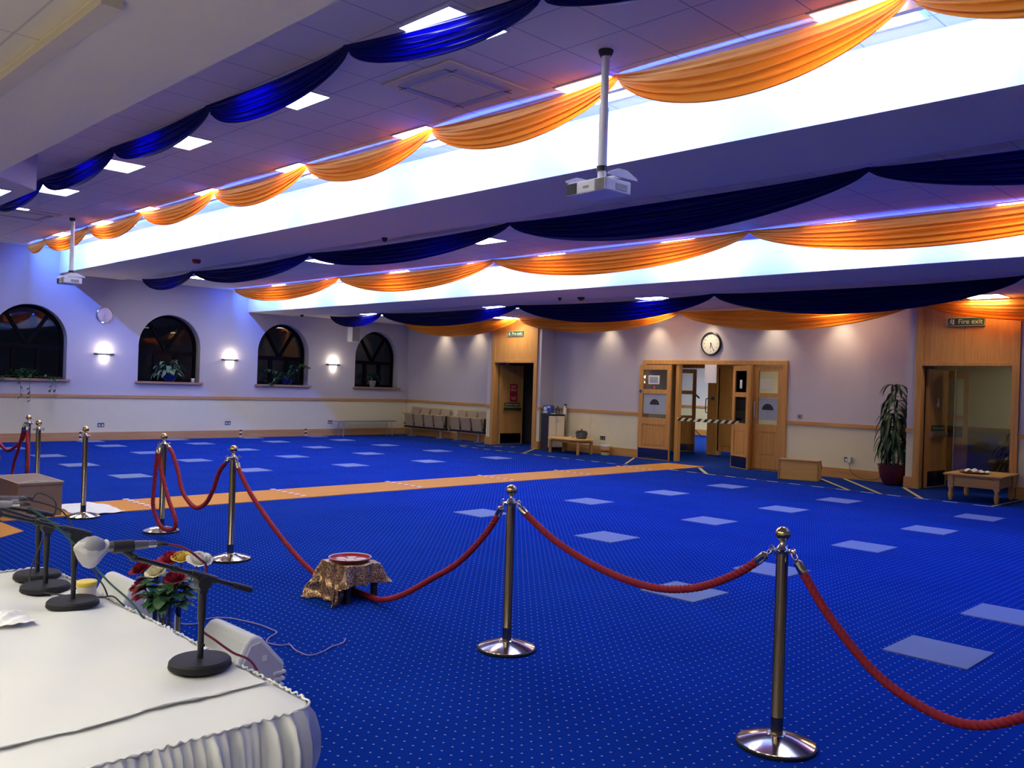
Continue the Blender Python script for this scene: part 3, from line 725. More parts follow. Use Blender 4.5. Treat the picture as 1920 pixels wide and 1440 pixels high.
# ------------------------------------------------------------------ floor tiles, runner, tapes
cols = [(-2.0, 'column nearest the camera'), (-3.95, 'column passing behind the near brass posts'), (-5.93, 'third column from the camera'), (-7.93, 'column nearest the orange runner on its camera side'),
        (-13.72, 'column just past the orange runner'), (-15.72, 'second column past the orange runner'), (-17.6, 'third column past the orange runner'), (-19.5, 'column next to last before the window wall'), (-20.93, 'column touching the window wall')]
rows_near = {-2.0: [5.87, 7.28], -3.95: [5.94, 7.33, 9.30, 11.16, 12.98], -5.93: [7.42, 9.42, 11.28, 13.0], -7.93: [7.45, 9.5, 11.36, 13.12],
             -13.72: [5.44, 7.48, 9.48, 11.35, 13.26], -15.72: [5.36, 7.39, 9.44, 11.32, 13.27], -17.6: [5.45, 7.29, 9.38, 11.23, 13.17], -19.5: [5.35, 7.29, 9.30, 11.26, 13.20], -20.93: [7.35, 9.34, 11.34, 13.29]}
proto = None
for x, d in cols:
    ys = sorted(rows_near[x])
    for i, y in enumerate(ys):
        lab = 'pale blue square carpet tile in the %s, %s counting towards the doorway wall' % (d, ORD[i])
        if proto is None:
            proto = MB().box(-.25, .25, -.25, .25, 0, .008).build('floor_marker_tile', 'mat_blue', loc=(x, y, 0))
            o = proto
        else:
            o = proto.copy(); COL.objects.link(o); o.location = (x, y, 0)
        tag(o, lab, 'carpet tile', 'pale blue distancing tiles on the carpet')
tag(MB().box(-.46, .46, -6.55, 6.7, 0, .008).build('orange_runner', 'mat_orange', loc=(-10.70, 9.3, 0)), 'long orange carpet runner leading to the double doors', 'carpet runner')
tag(MB().prism([(-10.95, 2.0), (-10.15, 2.72), (-9.50, 2.74), (-9.0, 2.2), (-9.6, 1.4), (-10.8, 1.2)], 2, 0, .006).build('orange_carpet_piece', 'mat_orange'), 'separate orange carpet piece before the brown box at the left edge', 'carpet runner')
for i, y in enumerate((4.39, 6.44, 8.45, 10.43, 12.4, 14.3)):
    tag(MB().box(-.47, .47, -.035, .035, .009, .011).build('striped_tape', 'tape_redwhite', loc=(-10.76, y, 0)), 'red and white striped tape across the orange runner, %s from the brown box' % ORD[i], 'tape', 'striped tapes across the runner')
def ftape(x0, y0, x1, y1, w, mat, label, name='floor_tape', grp=None):
    L = math.hypot(x1-x0, y1-y0); a = math.atan2(y1-y0, x1-x0)
    return tag(MB().box(0, L, -w/2, w/2, .0085, .0105).build(name, mat, loc=(x0, y0, 0), rotz=a), label, 'tape', grp)
ftape(-16.6, 14.78, -11.2, 14.62, .045, 'tape_dash', 'dashed white floor tape from the beige seats to the orange runner', 'dashed_floor_tape')
ftape(-10.2, 14.66, -4.26, 14.42, .045, 'tape_dash', 'dashed white floor tape from the orange runner to the pine table', 'dashed_floor_tape')
ftape(-16.9, 15.0, -15.9, 16.0, .05, 'tape_dash', 'short dashed floor tape running to the left doorway', 'dashed_floor_tape')
Gt = 'plain and hazard floor tapes by the doorways'
ftape(-8.05, 16.45, -6.44, 14.50, .06, 'tape_yellow', 'yellow floor tape slanting away beside the box lectern', grp=Gt)
ftape(-7.42, 16.45, -5.89, 14.46, .06, 'tape_yellow', 'yellow floor tape slanting away below the wall socket with white plug', grp=Gt)
ftape(-6.11, 15.95, -5.27, 14.5, .06, 'tape_yellow', 'yellow floor tape slanting from the pot plant doorway post', grp=Gt)
ftape(-10.10, 15.6, -9.35, 14.68, .07, 'tape_yellow', 'short yellow green floor tape in front of the open double doors', grp=Gt)
ftape(-11.44, 14.85, -12.35, 16.35, .05, 'tape_yellow', 'pale floor tape slanting from the runner to the left glazed leaf', grp=Gt)
ftape(-14.41, 14.81, -15.26, 16.09, .05, 'tape_yellow', 'pale floor tape slanting from the left doorway by the cabinet', grp=Gt)
ftape(-4.24, 14.42, -4.22, 15.9, .06, 'tape_hazard_y', 'black and cream striped floor tape right of the pine table', grp=Gt)
for i, y in enumerate((7.23, 11.18, 13.12)):
    tag(MB().box(0, .01, -.03, .03, -.09, .09).build('hazard_marker', 'tape_hazard_z', loc=(XW+.026, y, .11)), 'small black and cream marker on the window wall skirting, %s from the left' % ORD[i], 'tape', 'skirting markers')

# ------------------------------------------------------------------ stanchions and ropes
def stanchion(x, y, label, first=None):
    if first is not None: return dup(first, (x, y, 0), random.random()*6, label)
    s = thing('rope_stanchion', label, 'stanchion', (x, y, 0), group='polished rope stanchions')
    MB().lathe([(.168, 0), (.178, .004), (.178, .014), (.172, .018)], n=48).build('base_rim', 'rubber', s, smooth=True, auto=40)
    MB().lathe([(.172, .016), (.170, .020), (.125, .036), (.070, .052), (.045, .056), (.040, .060), (.034, .060)], n=48).build('base', 'steel_gold', s, smooth=True, auto=25)
    MB().lathe([(.028, .055), (.028, .13), (.0285, .132), (.0285, .135), (.027, .137), (.027, .885)], n=28).build('pole', 'pole_metal', s, smooth=True, auto=40)
    mb = MB().lathe([(.027, .875), (.030, .880), (.052, .886), (.053, .890), (.030, .894), (.022, .905), (.012, .918), (.012, .930), (.020, .936)], n=28)
    for k in range(4):
        a = k*PI/2; P = [Vector((.052+.012*math.cos(t), 0, .888+.016*math.sin(t))) for t in [2*PI*i/12 for i in range(13)]]
        mb.tube([Matrix.Rotation(a, 3, 'Z') @ q for q in P], .0028, 6, caps=False)
    mb.build('collar', 'steel_gold', s, smooth=True, auto=40)
    MB().sphere((0, 0, .963), .034, 28, 18).build('ball_finial', 'brass', s, smooth=True)
    return s
st = stanchion(-1.95, 3.71, 'rope stanchion nearest the camera, large at the right of the photo')
st.rotation_euler.z = 0
stanchion(-3.76, 3.77, 'rope stanchion in the middle of the photo beyond the sequinned stool', st)
stanchion(-7.12, 3.70, 'rope stanchion behind the flowers and nearest table microphone', st)
stanchion(-8.77, 3.80, 'rope stanchion with a red rope hanging in a loop on the orange runner side', st)
stanchion(-10.09, 3.50, 'bare rope stanchion without rope beside the white floor cloth', st)
stanchion(-11.41, 3.42, 'bare rope stanchion just behind the brown box', st)
stanchion(-12.72, 3.69, 'furthest left rope stanchion with hanging red ropes behind the brown box', st)
stanchion(-.50, 3.70, 'rope stanchion just beyond the right edge of the photo', st)
def rope(pts, label, k=44, R=.0185):
    P = spline(pts, k); o = thing('barrier_rope', label, 'rope', P[0], group='red barrier ropes'); b = P[0].copy()
    P = [q-b for q in P]
    # split off the metal ends
    acc = 0; i0 = 0
    while acc < .095: acc += (P[i0+1]-P[i0]).length; i0 += 1
    acc = 0; i1 = len(P)-1
    while acc < .095: acc += (P[i1]-P[i1-1]).length; i1 -= 1
    MB().tube(P[i0-1:i1+2], R, 12, lobes=3, twist=235, amp=.17).build('cord', 'rope_red', o, smooth=True)
    for a, c in ((P[0], P[i0]), (P[-1], P[i1])):
        d = (c-a).normalized(); L = (c-a).length
        m1 = MB(); m1.tube([a+d*(L*.36), a+d*(L*.42), a+d*(L*.5), a+d*(L*1.02), a+d*(L*1.05)], [.006, .014, .021, .021, .0195], 14)
        m1.build('ferrule', 'steel_gold', o, smooth=True, auto=40)
        q = d.orthogonal().normalized(); m2 = MB(); m2.tube([a+d*(L*.20)+(d*math.cos(t)*.018+q*math.sin(t)*.011) for t in [2*PI*i/14 for i in range(15)]], .0035, 6, caps=False)
        m2.cyl(a+d*(L*.30), a+d*(L*.40), .005, n=8); m2.build('hook', 'steel_gold', o, smooth=True)
    return o
HZ = .885
rope([(-3.71, 3.77, HZ), (-3.60, 3.765, .82), (-3.37, 3.75, .715), (-3.11, 3.745, .635), (-2.86, 3.735, .592), (-2.62, 3.725, .588), (-2.40, 3.72, .635), (-2.20, 3.715, .73), (-2.06, 3.71, .83), (-2.0, 3.71, HZ)], 'red rope sagging between the two largest stanchions')
rope([(-1.90, 3.71, HZ), (-1.85, 3.71, .81), (-1.71, 3.705, .63), (-1.50, 3.70, .44), (-1.27, 3.70, .345), (-1.08, 3.70, .355), (-.85, 3.70, .50), (-.66, 3.70, .70), (-.56, 3.70, HZ)], 'red rope from the nearest stanchion out past the right edge')
rope([(-7.07, 3.70, HZ), (-7.02, 3.70, .80), (-6.83, 3.71, .62), (-6.60, 3.73, .45), (-6.33, 3.76, .27), (-6.08, 3.80, .12), (-5.86, 3.84, .03), (-5.60, 3.86, .022), (-5.30, 3.84, .022), (-5.06, 3.80, .04), (-4.80, 3.79, .13), (-4.50, 3.78, .29), (-4.24, 3.78, .44), (-4.0, 3.78, .65), (-3.86, 3.775, .82), (-3.82, 3.77, HZ)], 'long red rope sagging to the carpet under the sequinned stool')
rope([(-8.72, 3.80, HZ), (-8.58, 3.80, .82), (-8.42, 3.79, .665), (-8.26, 3.77, .48), (-8.10, 3.76, .395), (-7.96, 3.75, .358), (-7.82, 3.74, .365), (-7.65, 3.73, .44), (-7.51, 3.72, .578), (-7.38, 3.71, .75), (-7.17, 3.70, HZ)], 'red rope hanging between the looped stanchion and the one behind the flowers')
rope([(-8.81, 3.77, HZ), (-8.78, 3.74, .79), (-8.79, 3.73, .62), (-8.79, 3.72, .42), (-8.75, 3.70, .28), (-8.64, 3.69, .17), (-8.50, 3.68, .10), (-8.35, 3.68, .085), (-8.22, 3.69, .125), (-8.21, 3.69, .22), (-8.38, 3.70, .36), (-8.56, 3.72, .53), (-8.68, 3.73, .68), (-8.73, 3.74, .80), (-8.745, 3.76, HZ)], 'red rope hooked at both ends and hanging as a long loop')
rope([(-12.77, 3.69, HZ), (-12.84, 3.69, .79), (-13.0, 3.70, .65), (-13.3, 3.70, .53), (-13.65, 3.70, .455), (-14.0, 3.70, .53), (-14.25, 3.70, .70), (-14.35, 3.70, HZ)], 'red rope leading out past the left edge of the photo')
rope([(-12.72, 3.64, HZ), (-12.76, 3.63, .75), (-12.86, 3.62, .55), (-13.0, 3.61, .35), (-13.03, 3.60, .18), (-12.9, 3.60, .09), (-12.65, 3.60, .10), (-12.45, 3.61, .24), (-12.48, 3.63, .48), (-12.62, 3.65, .72), (-12.68, 3.66, HZ)], 'red rope looped on the furthest left stanchion behind the brown box')
stanchion(-14.40, 3.70, 'rope stanchion just beyond the left edge of the photo', st)

# ------------------------------------------------------------------ press table with microphones
t = thing('folding_table', 'long table hidden under the white cloth in the lower left corner', 'table', (-3.05, .70, 0))
MB().box(-1.02, 1.02, -.52, .54, .715, .74).build('tabletop', 'white_plastic', t)
for sx in (-.95, .95):
    for sy in (-.45, .47): MB().cyl((sx, sy, 0), (sx, sy, .715), .018, n=10).build('leg', 'steel', t)
# perimeter path with rounded corners
X0, X1, Y0, Y1 = -4.12, -1.975, .13, 1.285
def perim(n=700):
    P = []; r = .07
    segs = [((X1, Y0+r), (X1, Y1-r)), ('a', (X1-r, Y1-r), 0), ((X1-r, Y1), (X0+r, Y1)), ('a', (X0+r, Y1-r), PI/2), ((X0, Y1-r), (X0, Y0+r)), ('a', (X0+r, Y0+r), PI), ((X0+r, Y0), (X1-r, Y0)), ('a', (X1-r, Y0+r), 1.5*PI)]
    for s in segs:
        if s[0] == 'a':
            for k in range(1, 8): a = s[2]+PI/2*k/8; P.append((s[1][0]+r*math.cos(a), s[1][1]+r*math.sin(a), math.cos(a), math.sin(a)))
        else:
            (ax, ay), (bx, by) = s; L = math.hypot(bx-ax, by-ay); m = max(2, int(L/.005)); dx, dy = (bx-ax)/L, (by-ay)/L
            for k in range(m): tt = k/m; P.append((ax+(bx-ax)*tt, ay+(by-ay)*tt, dy, -dx))
    return P
PP = perim(); nP = len(PP)
tc_ = thing('tablecloth', 'white tablecloth with gathered frilled skirt covering the microphone table', 'tablecloth', (0, 0, 0))
rn = random.Random(3); phs = [rn.random()*6 for _ in range(8)]
def pleat(s, v=0): return ((1-2*abs(math.sin(s*PI/.060+phs[0]+2.2*math.sin(s*9+phs[1])+2.6*math.sin(s*3.7+phs[5])+.6*v)))*.75+(1-2*abs(math.sin(s*PI/.031+phs[2]+2.5*math.sin(s*13+phs[3]))))*(.75-.55*min(1, v*2.5))+math.sin(s*2*PI/.21+phs[4]+v)*.35)
mb = MB(); NV = 26; vs = []; acc = 0
for i, (x, y, nx, ny) in enumerate(PP):
    if i: acc += math.hypot(x-PP[i-1][0], y-PP[i-1][1])
    for j in range(NV+1):
        v = j/NV; z = .742-v*.725
        g = .010+.022*min(1, v*8)+.008*v
        off = .006+g*(pleat(acc+.016*math.sin(v*5+acc*4), v)+1.0)*.75+.004*v
        if j == 0: off = 0
        vs.append((x+nx*off, y+ny*off, z+(.004*math.sin(acc*90) if j == 1 else 0)))
fs = [(i*(NV+1)+j, ((i+1) % nP)*(NV+1)+j, ((i+1) % nP)*(NV+1)+j+1, i*(NV+1)+j+1) for i in range(nP) for j in range(NV)]
mb.add(vs, fs); mb.build('skirt', 'cloth_white', tc_, smooth=True)
def wr(x, y):
    return 1.4*(.0035*math.sin(x*9+y*3+1.4*math.sin(y*6))*math.sin(y*7+2)+.0025*math.sin((x*.55+y)*26+2*math.sin(x*3))*max(0, math.sin(x*2.2+y*1.5+.6))+.002*math.sin(x*17-y*11))
mb = MB(); NX, NY = 150, 80; vs = []
for i in range(NX+1):
    for j in range(NY+1):
        x = X0+.002+(X1-X0-.004)*i/NX; y = Y0+.002+(Y1-Y0-.004)*j/NY
        # round the corners
        for cx, cy, sx, sy in ((X1-.07, Y1-.07, 1, 1), (X0+.07, Y1-.07, -1, 1)):
            if (x-cx)*sx > 0 and (y-cy)*sy > 0:
                d = math.hypot(x-cx, y-cy)
                if d > .068: x = cx+(x-cx)*.068/d; y = cy+(y-cy)*.068/d
        ed = min(X1-x, Y1-y, x-X0, y-Y0); k = min(1, ed/.05)
        vs.append((x, y, .7435+wr(x, y)*k-.006*(1-k)**2))
mb.add(vs, [(i*(NY+1)+j, (i+1)*(NY+1)+j, (i+1)*(NY+1)+j+1, i*(NY+1)+j+1) for i in range(NX) for j in range(NY)])
mb.build('cloth_top', 'cloth_white', tc_, smooth=True)
# frilled band round the edge
mb = MB(); P = []; acc = 0
for i in range(0, nP, 1):
    x, y, nx, ny = PP[i]
    if i: acc += .005
    w = math.sin(acc*2*PI/.03)+.6*math.sin(acc*2*PI/.047+1); P.append((x+nx*(.004+.0025*w), y+ny*(.004+.0025*w), .744+.0025*math.sin(acc*2*PI/.027)))
P.append(P[0]); mb.tube(P, [.0030+.0014*math.sin(q*.9)+.001*math.sin(q*.37) for q in range(len(P))], 6, caps=False); mb.build('frilled_edge', 'cloth_white', tc_, smooth=True)
# second sheet lying on top, ending short of the right edge
def sh(u, v):
    x = -4.02+(-2.175+4.02)*u; y = .14+(1.262-.14)*v
    return (x+(.004*math.sin(v*60)+.006*math.sin(v*23) if u == 1 else 0)-(.02*v if u == 1 else 0), y+(.004*math.sin(u*90) if v == 1 else 0), .7512+wr(x, y)+.0006*math.sin(x*31+y*13))
MB().grid(sh, 130, 80).build('top_sheet', 'cloth_white', tc_, smooth=True)
mb = MB()
mb.grid(lambda u, v: (-2.172+(.0018+.0016*math.sin(u*75)+.0016*math.sin(u*31))*(v*2-.6)-.02*u, .14+1.06*u, .7520+wr(-2.17, .14+1.06*u)), 120, 1)
mb.build('sheet_seam', 'grey_plastic', tc_)

def micstand(x, y, cover, label, mlabel, boom_rise=.14, back=.13, fwd=.27, ph=1.02, miclen=.17, azim=0, mic=True, micdark=False):
    """boom runs towards -y"""
    zt = .757
    s = thing('table_microphone_stand', label, 'microphone stand', (x, y, zt), azim, group='black table microphone stands')
    MB().lathe([(.083, 0), (.088, .004), (.086, .018), (.080, .024), (.0001, .025)], n=40).build('round_base', 'rubber', s, smooth=True, auto=35)
    MB().cyl((0,0,.024), (0,0,ph-zt-.05), .0085, n=14).cyl((0,0,ph-zt-.12), (0,0,ph-zt-.02), .0115, n=14).cyl((0,0,.06), (.018,0,.065), .005, n=8).build('upright', 'black_metal', s, smooth=True, auto=40)
    mb = MB(); mb.cyl((-.018, 0, ph-zt-.01), (.018, 0, ph-zt-.01), .021, n=16); mb.cyl((-.026, 0, ph-zt-.01), (-.018, 0, ph-zt-.01), .014, n=12); mb.box(-.011, .011, -.012, .012, ph-zt-.04, ph-zt+.012)
    mb.build('clutch', 'black_plastic', s, smooth=True, auto=40)
    a = Vector((0, back, ph-zt+.012-back*boom_rise/fwd*.9)); b = Vector((0, -fwd, ph-zt+.012+boom_rise*.78)); d = (b-a).normalized()
    MB().cyl(a, b, .0065, n=12).build('boom', 'black_metal', s, smooth=True, auto=40)
    MB().cyl(a-d*.004, a+d*.06, .0095, n=12).build('boom_grip', 'black_plastic', s, smooth=True, auto=40)
    MB().cyl(a+d*(back-.03), a+d*(back+.05), .0115, n=12).build('boom_sleeve', 'black_plastic', s, smooth=True, auto=40)
    MB().cyl(b-d*.13, b-d*.115, .011, n=12).build('boom_ring', 'black_plastic', s, smooth=True, auto=40)
    MB().cyl(b, b+Vector((0, -.030, .024)), .009, n=10).sphere(b, .012, 12, 8).cyl(b+Vector((0,-.058,.034)), b+Vector((0,-.004,.032)), .017, n=14).build('mic_clip', 'black_plastic', s, smooth=True, auto=40)
    if mic:
        w = Matrix.Rotation(azim, 4, 'Z')
        base = Vector((x, y, zt))+(w.to_3x3() @ (b+Vector((0, -.042, .036))))
        m_ = thing('microphone', mlabel, 'microphone', base, azim, group='microphones clipped on the booms')
        k = 'mic_metal' if not micdark else 'grey_plastic'
        MB().tube([(0, .078, -.004), (0, .05, -.003), (0, -.025, .001), (0, -.045, .002)], [.0105, .0125, .0140, .016], 16).build('mic_body', k, m_, smooth=True, auto=40)
        MB().cyl((0, .077, -.004), (0, .102, -.005), .0095, n=14).build('plug', 'silver', m_, smooth=True, auto=40)
        MB().tube([(0, .102, -.005), (0, .125, -.008), (0, .136, -.010)], [.0085, .006, .0035], 10).build('cable_boot', 'black_plastic', m_, smooth=True)
        if not cover: MB().lathe([(.0001, -.032), (.018, -.028), (.025, -.01), (.026, .008), (.019, .026), (.0001, .032)], (0, -.065, .004), 20, rot=Matrix.Rotation(PI/2, 3, 'X')).build('mic_head', 'grille', m_, smooth=True)
        else:
            MB().lathe([(.0001, -.034), (.020, -.028), (.029, -.01), (.028, .01), (.019, .03)], (0, -.070, .004), 20, rot=Matrix.Rotation(PI/2, 3, 'X')).build('mic_head', 'grey_plastic', m_, smooth=True)
            CR = [.017, .020, .027, .033, .034, .032, .022, .003]
            def cv(u, v):
                th = 2*PI*u; tt = v; ax = -.085*tt+.035
                r = CR[min(7, int(tt*7))]; r2 = CR[min(7, int(tt*7)+1)]
                fr_ = tt*7-int(tt*7); R = r+(r2-r)*fr_
                R *= 1+.10*math.sin(3*th+tt*5)+.06*math.sin(7*th+tt*9)
                drop = -.022*math.sin(PI*min(1, tt*1.05))
                return (R*math.cos(th), -.055+ax-.01, .004+drop+R*1.05*math.sin(th))
            MB().grid(cv, 28, 28).build('plastic_cover', 'bag_mix', m_, smooth=True)
    return s
micstand(-2.42, 1.175, True, 'table microphone stand nearest the camera, at the right end of the cloth', 'microphone nearest the camera wrapped in a white plastic cover', boom_rise=.094, back=.15, fwd=.20, ph=1.01)
micstand(-3.33, 1.13, False, 'table microphone stand right of the yellow lidded tub', 'grey microphone on the left edge above the table', boom_rise=.10, back=.05, fwd=.245, ph=1.015, micdark=True)
micstand(-3.63, 1.13, False, 'table microphone stand with nearer base of the overlapping pair', 'silver plugged microphone pointing out of the left edge', boom_rise=.083, back=.155, fwd=.165, ph=1.005, azim=0)
micstand(-3.86, 1.17, False, 'furthest table microphone stand, base half hidden at the back of the table', 'furthest microphone with bent black cable in front of the brown box', boom_rise=.04, back=.05, fwd=.12, ph=1.01, azim=.2)
def cable(pts, r, mat, label, name='microphone_cable', cat='cable', k=10):
    P = spline(pts, k); b = P[0].copy(); return tag(MB().tube([q-b for q in P], r, 8).build(name, mat, loc=b, smooth=True), label, cat)
cable([(-2.42, 1.066, 1.121), (-2.42, 1.112, 1.108), (-2.425, 1.165, 1.069), (-2.44, 1.195, 1.03), (-2.445, 1.19, .906), (-2.445, 1.185, .86), (-2.42, 1.218, .826), (-2.40, 1.265, .785), (-2.38, 1.325, .74), (-2.36, 1.37, .60), (-2.25, 1.40, .30), (-2.24, 1.42, .01)], .0035, 'cable_red', 'dark red cable running down the nearest microphone stand over the table edge')
cable([(-3.33, .977, 1.12), (-3.31, 1.05, 1.06), (-3.29, 1.12, .98), (-3.20, 1.2, .86), (-3.10, 1.27, .765), (-3.0, 1.33, .60), (-2.98, 1.36, .30), (-2.96, 1.38, .01)], .0035, 'cable_green', 'dark green cable falling from the second microphone over the table edge')
cable([(-3.63, 1.06, 1.108), (-3.60, 1.17, 1.06), (-3.55, 1.22, .95), (-3.50, 1.27, .82), (-3.46, 1.30, .74), (-3.45, 1.36, .5), (-3.44, 1.38, .01)], .003, 'cable_black', 'black cable falling from the third microphone behind the stand')
cable([(-3.86, 1.145, 1.082), (-3.86, 1.17, 1.10), (-3.82, 1.22, 1.05), (-3.80, 1.16, .90), (-3.72, 1.10, .80), (-3.58, 1.09, .768), (-3.40, 1.19, .766), (-3.36, 1.24, .765), (-3.28, 1.27, .765), (-3.24, 1.35, .6), (-3.22, 1.38, .01)], .003, 'cable_black', 'black cable hanging from the furthest microphone and trailing past the tub')
tb = thing('lidded_tub', 'small tub with a yellow lid on the white tablecloth', 'tub', (-3.44, 1.215, .757))
MB().lathe([(.030, 0), (.033, .004), (.033, .040), (.030, .042)], n=28).build('tub_body', 'tub_clear', tb, smooth=True, auto=40)
MB().lathe([(.0345, .041), (.036, .043), (.036, .056), (.033, .059), (.0001, .059)], n=28).build('lid', 'yellow_plastic', tb, smooth=True, auto=40)
rg = random.Random(11)
mb = MB(); mb.grid(lambda u, v: ((u-.5)*.17, (v-.5)*.12, .004+.018*max(0, 1-(abs(u-.5)*2)**2)*max(0, 1-(abs(v-.5)*2)**2)*(1+.5*math.sin(u*17+v*9))+.002*math.sin(u*23)*math.sin(v*19)), 24, 20)
tag(mb.build('crumpled_tissue', 'tissue', loc=(-3.27, .905, .757), smooth=True), 'crumpled white tissue lying on the cloth at the left edge', 'tissue')

# floor monitors behind the table
def monitor(x, label, first=None):
    if first: return dup(first, (x, 2.03, 0), None, label)
    o = thing('floor_monitor_speaker', label, 'speaker', (x, 2.03, 0), group='white wedge speakers behind the table')
    P = [(-.22, 0), (.11, 0), (.140, .20), (.150, .27), (.03, .405), (.0, .42), (-.03, .415), (-.055, .39), (-.24, .04)]
    mb = MB().prism(P, 0, -.20, .20); mb.build('cabinet', 'white_plastic', o, bevel=.012)
    mb = MB(); mb.prism([(-.20, .02), (.09, .02), (.125, .20), (.135, .26), (.02, .39), (-.03, .38)], 0, .2, .206); mb.build('side_panel', 'paint_lilac', o, bevel=.003)
    mb = MB()
    for k in range(7): mb.box(.10, .212, .09, .120+.005*k, .045+k*.030, .057+k*.030)
    mb.build('cooling_fin', 'paint_white', o)
    MB().box(.206, .209, .03, .05, .30, .325).build('badge', 'paper', o)
    MB().lathe([(.05, 0), (.05, .004), (.0001, .004)], (.206, .06, .12), 20, rot=Matrix.Rotation(PI/2, 3, 'Y')).build('knob_recess', 'paint_white', o)
    return o
mo = monitor(-3.83, 'white wedge speaker on the carpet beyond the nearest microphone stand')
monitor(-5.15, 'white wedge speaker on the carpet left of the rose vase', mo)
cable([(-5.9, 2.35, .008), (-5.62, 2.40, .008), (-5.38, 2.55, .008), (-5.44, 2.69, .008), (-5.37, 2.8, .008), (-5.14, 2.87, .008), (-4.98, 2.88, .008), (-4.89, 2.87, .008), (-4.82, 2.78, .008), (-4.74, 2.72, .008), (-4.64, 2.75, .008), (-4.62, 2.80, .008), (-4.5, 2.77, .008), (-4.37, 2.78, .008), (-4.38, 2.88, .008), (-4.43, 2.97, .008), (-4.45, 3.06, .008), (-4.52, 3.13, .008)], .0045, 'cable_lilac', 'thin pale cable snaking over the carpet behind the table', 'loose_floor_cable')

# vase of roses
va = thing('glass_vase', 'tall clear glass vase on the carpet behind the table', 'vase', (-3.95, 1.75, 0))
mb = MB(); mb.lathe([(.05, .012), (.055, .0), (.060, .01), (.062, .54), (.058, .54), (.056, .02), (.0001, .02)], n=36); mb.build('glass_body', 'glass_vase', va, smooth=True, auto=40)
bq = thing('rose_bouquet', 'bunch of red, pink, cream and yellow roses in the glass vase', 'flowers', (-3.95, 1.75, 0))
ROS = [((-4.04, 1.66, .70), .046, 'petal_red', 'dark red rose'), ((-4.06, 1.68, .62), .050, 'petal_red', 'dark red rose'), ((-4.01, 1.71, .715), .036, 'petal_magenta', 'pink rose'), ((-3.97, 1.77, .745), .052, 'petal_crimson', 'crimson rose'),
       ((-3.945, 1.69, .70), .042, 'petal_cream', 'cream rose'), ((-3.92, 1.80, .755), .043, 'petal_yellow', 'yellow rose'), ((-3.85, 1.85, .75), .052, 'petal_white', 'white rose'), ((-3.90, 1.76, .67), .045, 'petal_crimson', 'crimson rose')]
def petalpatch(mb, c, ax, R, th0, wid, open_, hgt, mi=0):
    up = ax.normalized(); e1 = up.orthogonal().normalized(); e2 = up.cross(e1)
    def fn(u, v):
        th = th0+(u-.5)*wid*(1-.35*v*v); w = v
        rad = R*(.12+.88*math.sin(w*PI*.5))*(1+open_*w**3); z = hgt*(w**1.3-.45)-(.9*R*open_*w**5)-.16*R*(abs(u-.5)*2)**2*w
        return c+e1*(rad*math.cos(th))+e2*(rad*math.sin(th))+up*z
    mb.grid(fn, 6, 6, mi)
rg = random.Random(4)
B0 = Vector((-3.95, 1.75, 0))
for c, R, mt, lb in ROS:
    c = Vector(c); ax = (c-Vector((-3.95, 1.75, .35))).normalized()+Vector((.25, -.35, .25)); ax.normalize(); mb = MB()
    R *= .92
    for k in range(4): petalpatch(mb, c-B0, ax, R*(.16+.07*k), k*1.7, 3.4, -.15, R*1.30)
    for k in range(5): petalpatch(mb, c-B0, ax, R*(.50+.03*k), k*1.35+.4, 1.9, .10, R*1.22)
    for k in range(5): petalpatch(mb, c-B0, ax, R*(.74+.02*k), k*1.27+.9, 1.7, .18, R*1.08)
    for k in range(6): petalpatch(mb, c-B0, ax, R*.95, k*1.05+.2, 1.35, .32, R*.85)
    ro = mb.build('rose', mt, bq, smooth=True, label=lb)
    P = spline([c-B0-ax*R*.2, (c-B0)*.8+Vector((0, 0, .45))*.2-ax*.02, Vector((rg.uniform(-.02, .02), rg.uniform(-.02, .02), .42)), Vector((rg.uniform(-.025, .025), rg.uniform(-.025, .025), .06))], 6)
    MB().tube(P, .0035, 6).build('stem', 'stem_green', bq, smooth=True)
def leaf(mb, p, d, L, W, droop, mi=0, seg=6, fold=.2):
    d = Vector(d).normalized(); side = d.cross(Vector((0,0,1)))
    side = side.normalized() if side.length > 1e-3 else Vector((1,0,0))
    q = Vector(p); pts = []; dd = d.copy()
    for i in range(seg+1):
        t = i/seg; w = W*math.sin(PI*min(1, .08+t*.92))**.8*(1 if t < .99 else .05)
        up = side.cross(dd).normalized()
        pts.append((q-side*w+up*w*fold, q.copy(), q+side*w+up*w*fold))
        dd = (dd+Vector((0,0,-droop/seg))).normalized(); q = q+dd*(L/seg)
    vs = [v for tr in pts for v in tr]
    mb.add(vs, [f_ for i in range(seg) for f_ in ((i*3, i*3+1, i*3+4, i*3+3), (i*3+1, i*3+2, i*3+5, i*3+4))], mi)
mb = MB()
for k in range(120):
    th = rg.random()*2*PI; h = rg.uniform(.55, .665); r_ = rg.uniform(.02, .085)
    leaf(mb, (r_*math.cos(th), r_*math.sin(th), h), (math.cos(th), math.sin(th), rg.uniform(-.1, .7)), rg.uniform(.05, .08), rg.uniform(.020, .030), rg.uniform(.3, 1.2))
mb.build('foliage', 'leaf_mid', bq, smooth=True)
mb = MB()
for k in range(12):
    th = rg.random()*2*PI
    leaf(mb, (-.08+.02*math.cos(th), -.06+.02*math.sin(th), rg.uniform(.56, .64)), (math.cos(th)-.5, math.sin(th)-.5, .1), .07, .02, .8)
mb.build('red_foliage', 'petal_red', bq, smooth=True)

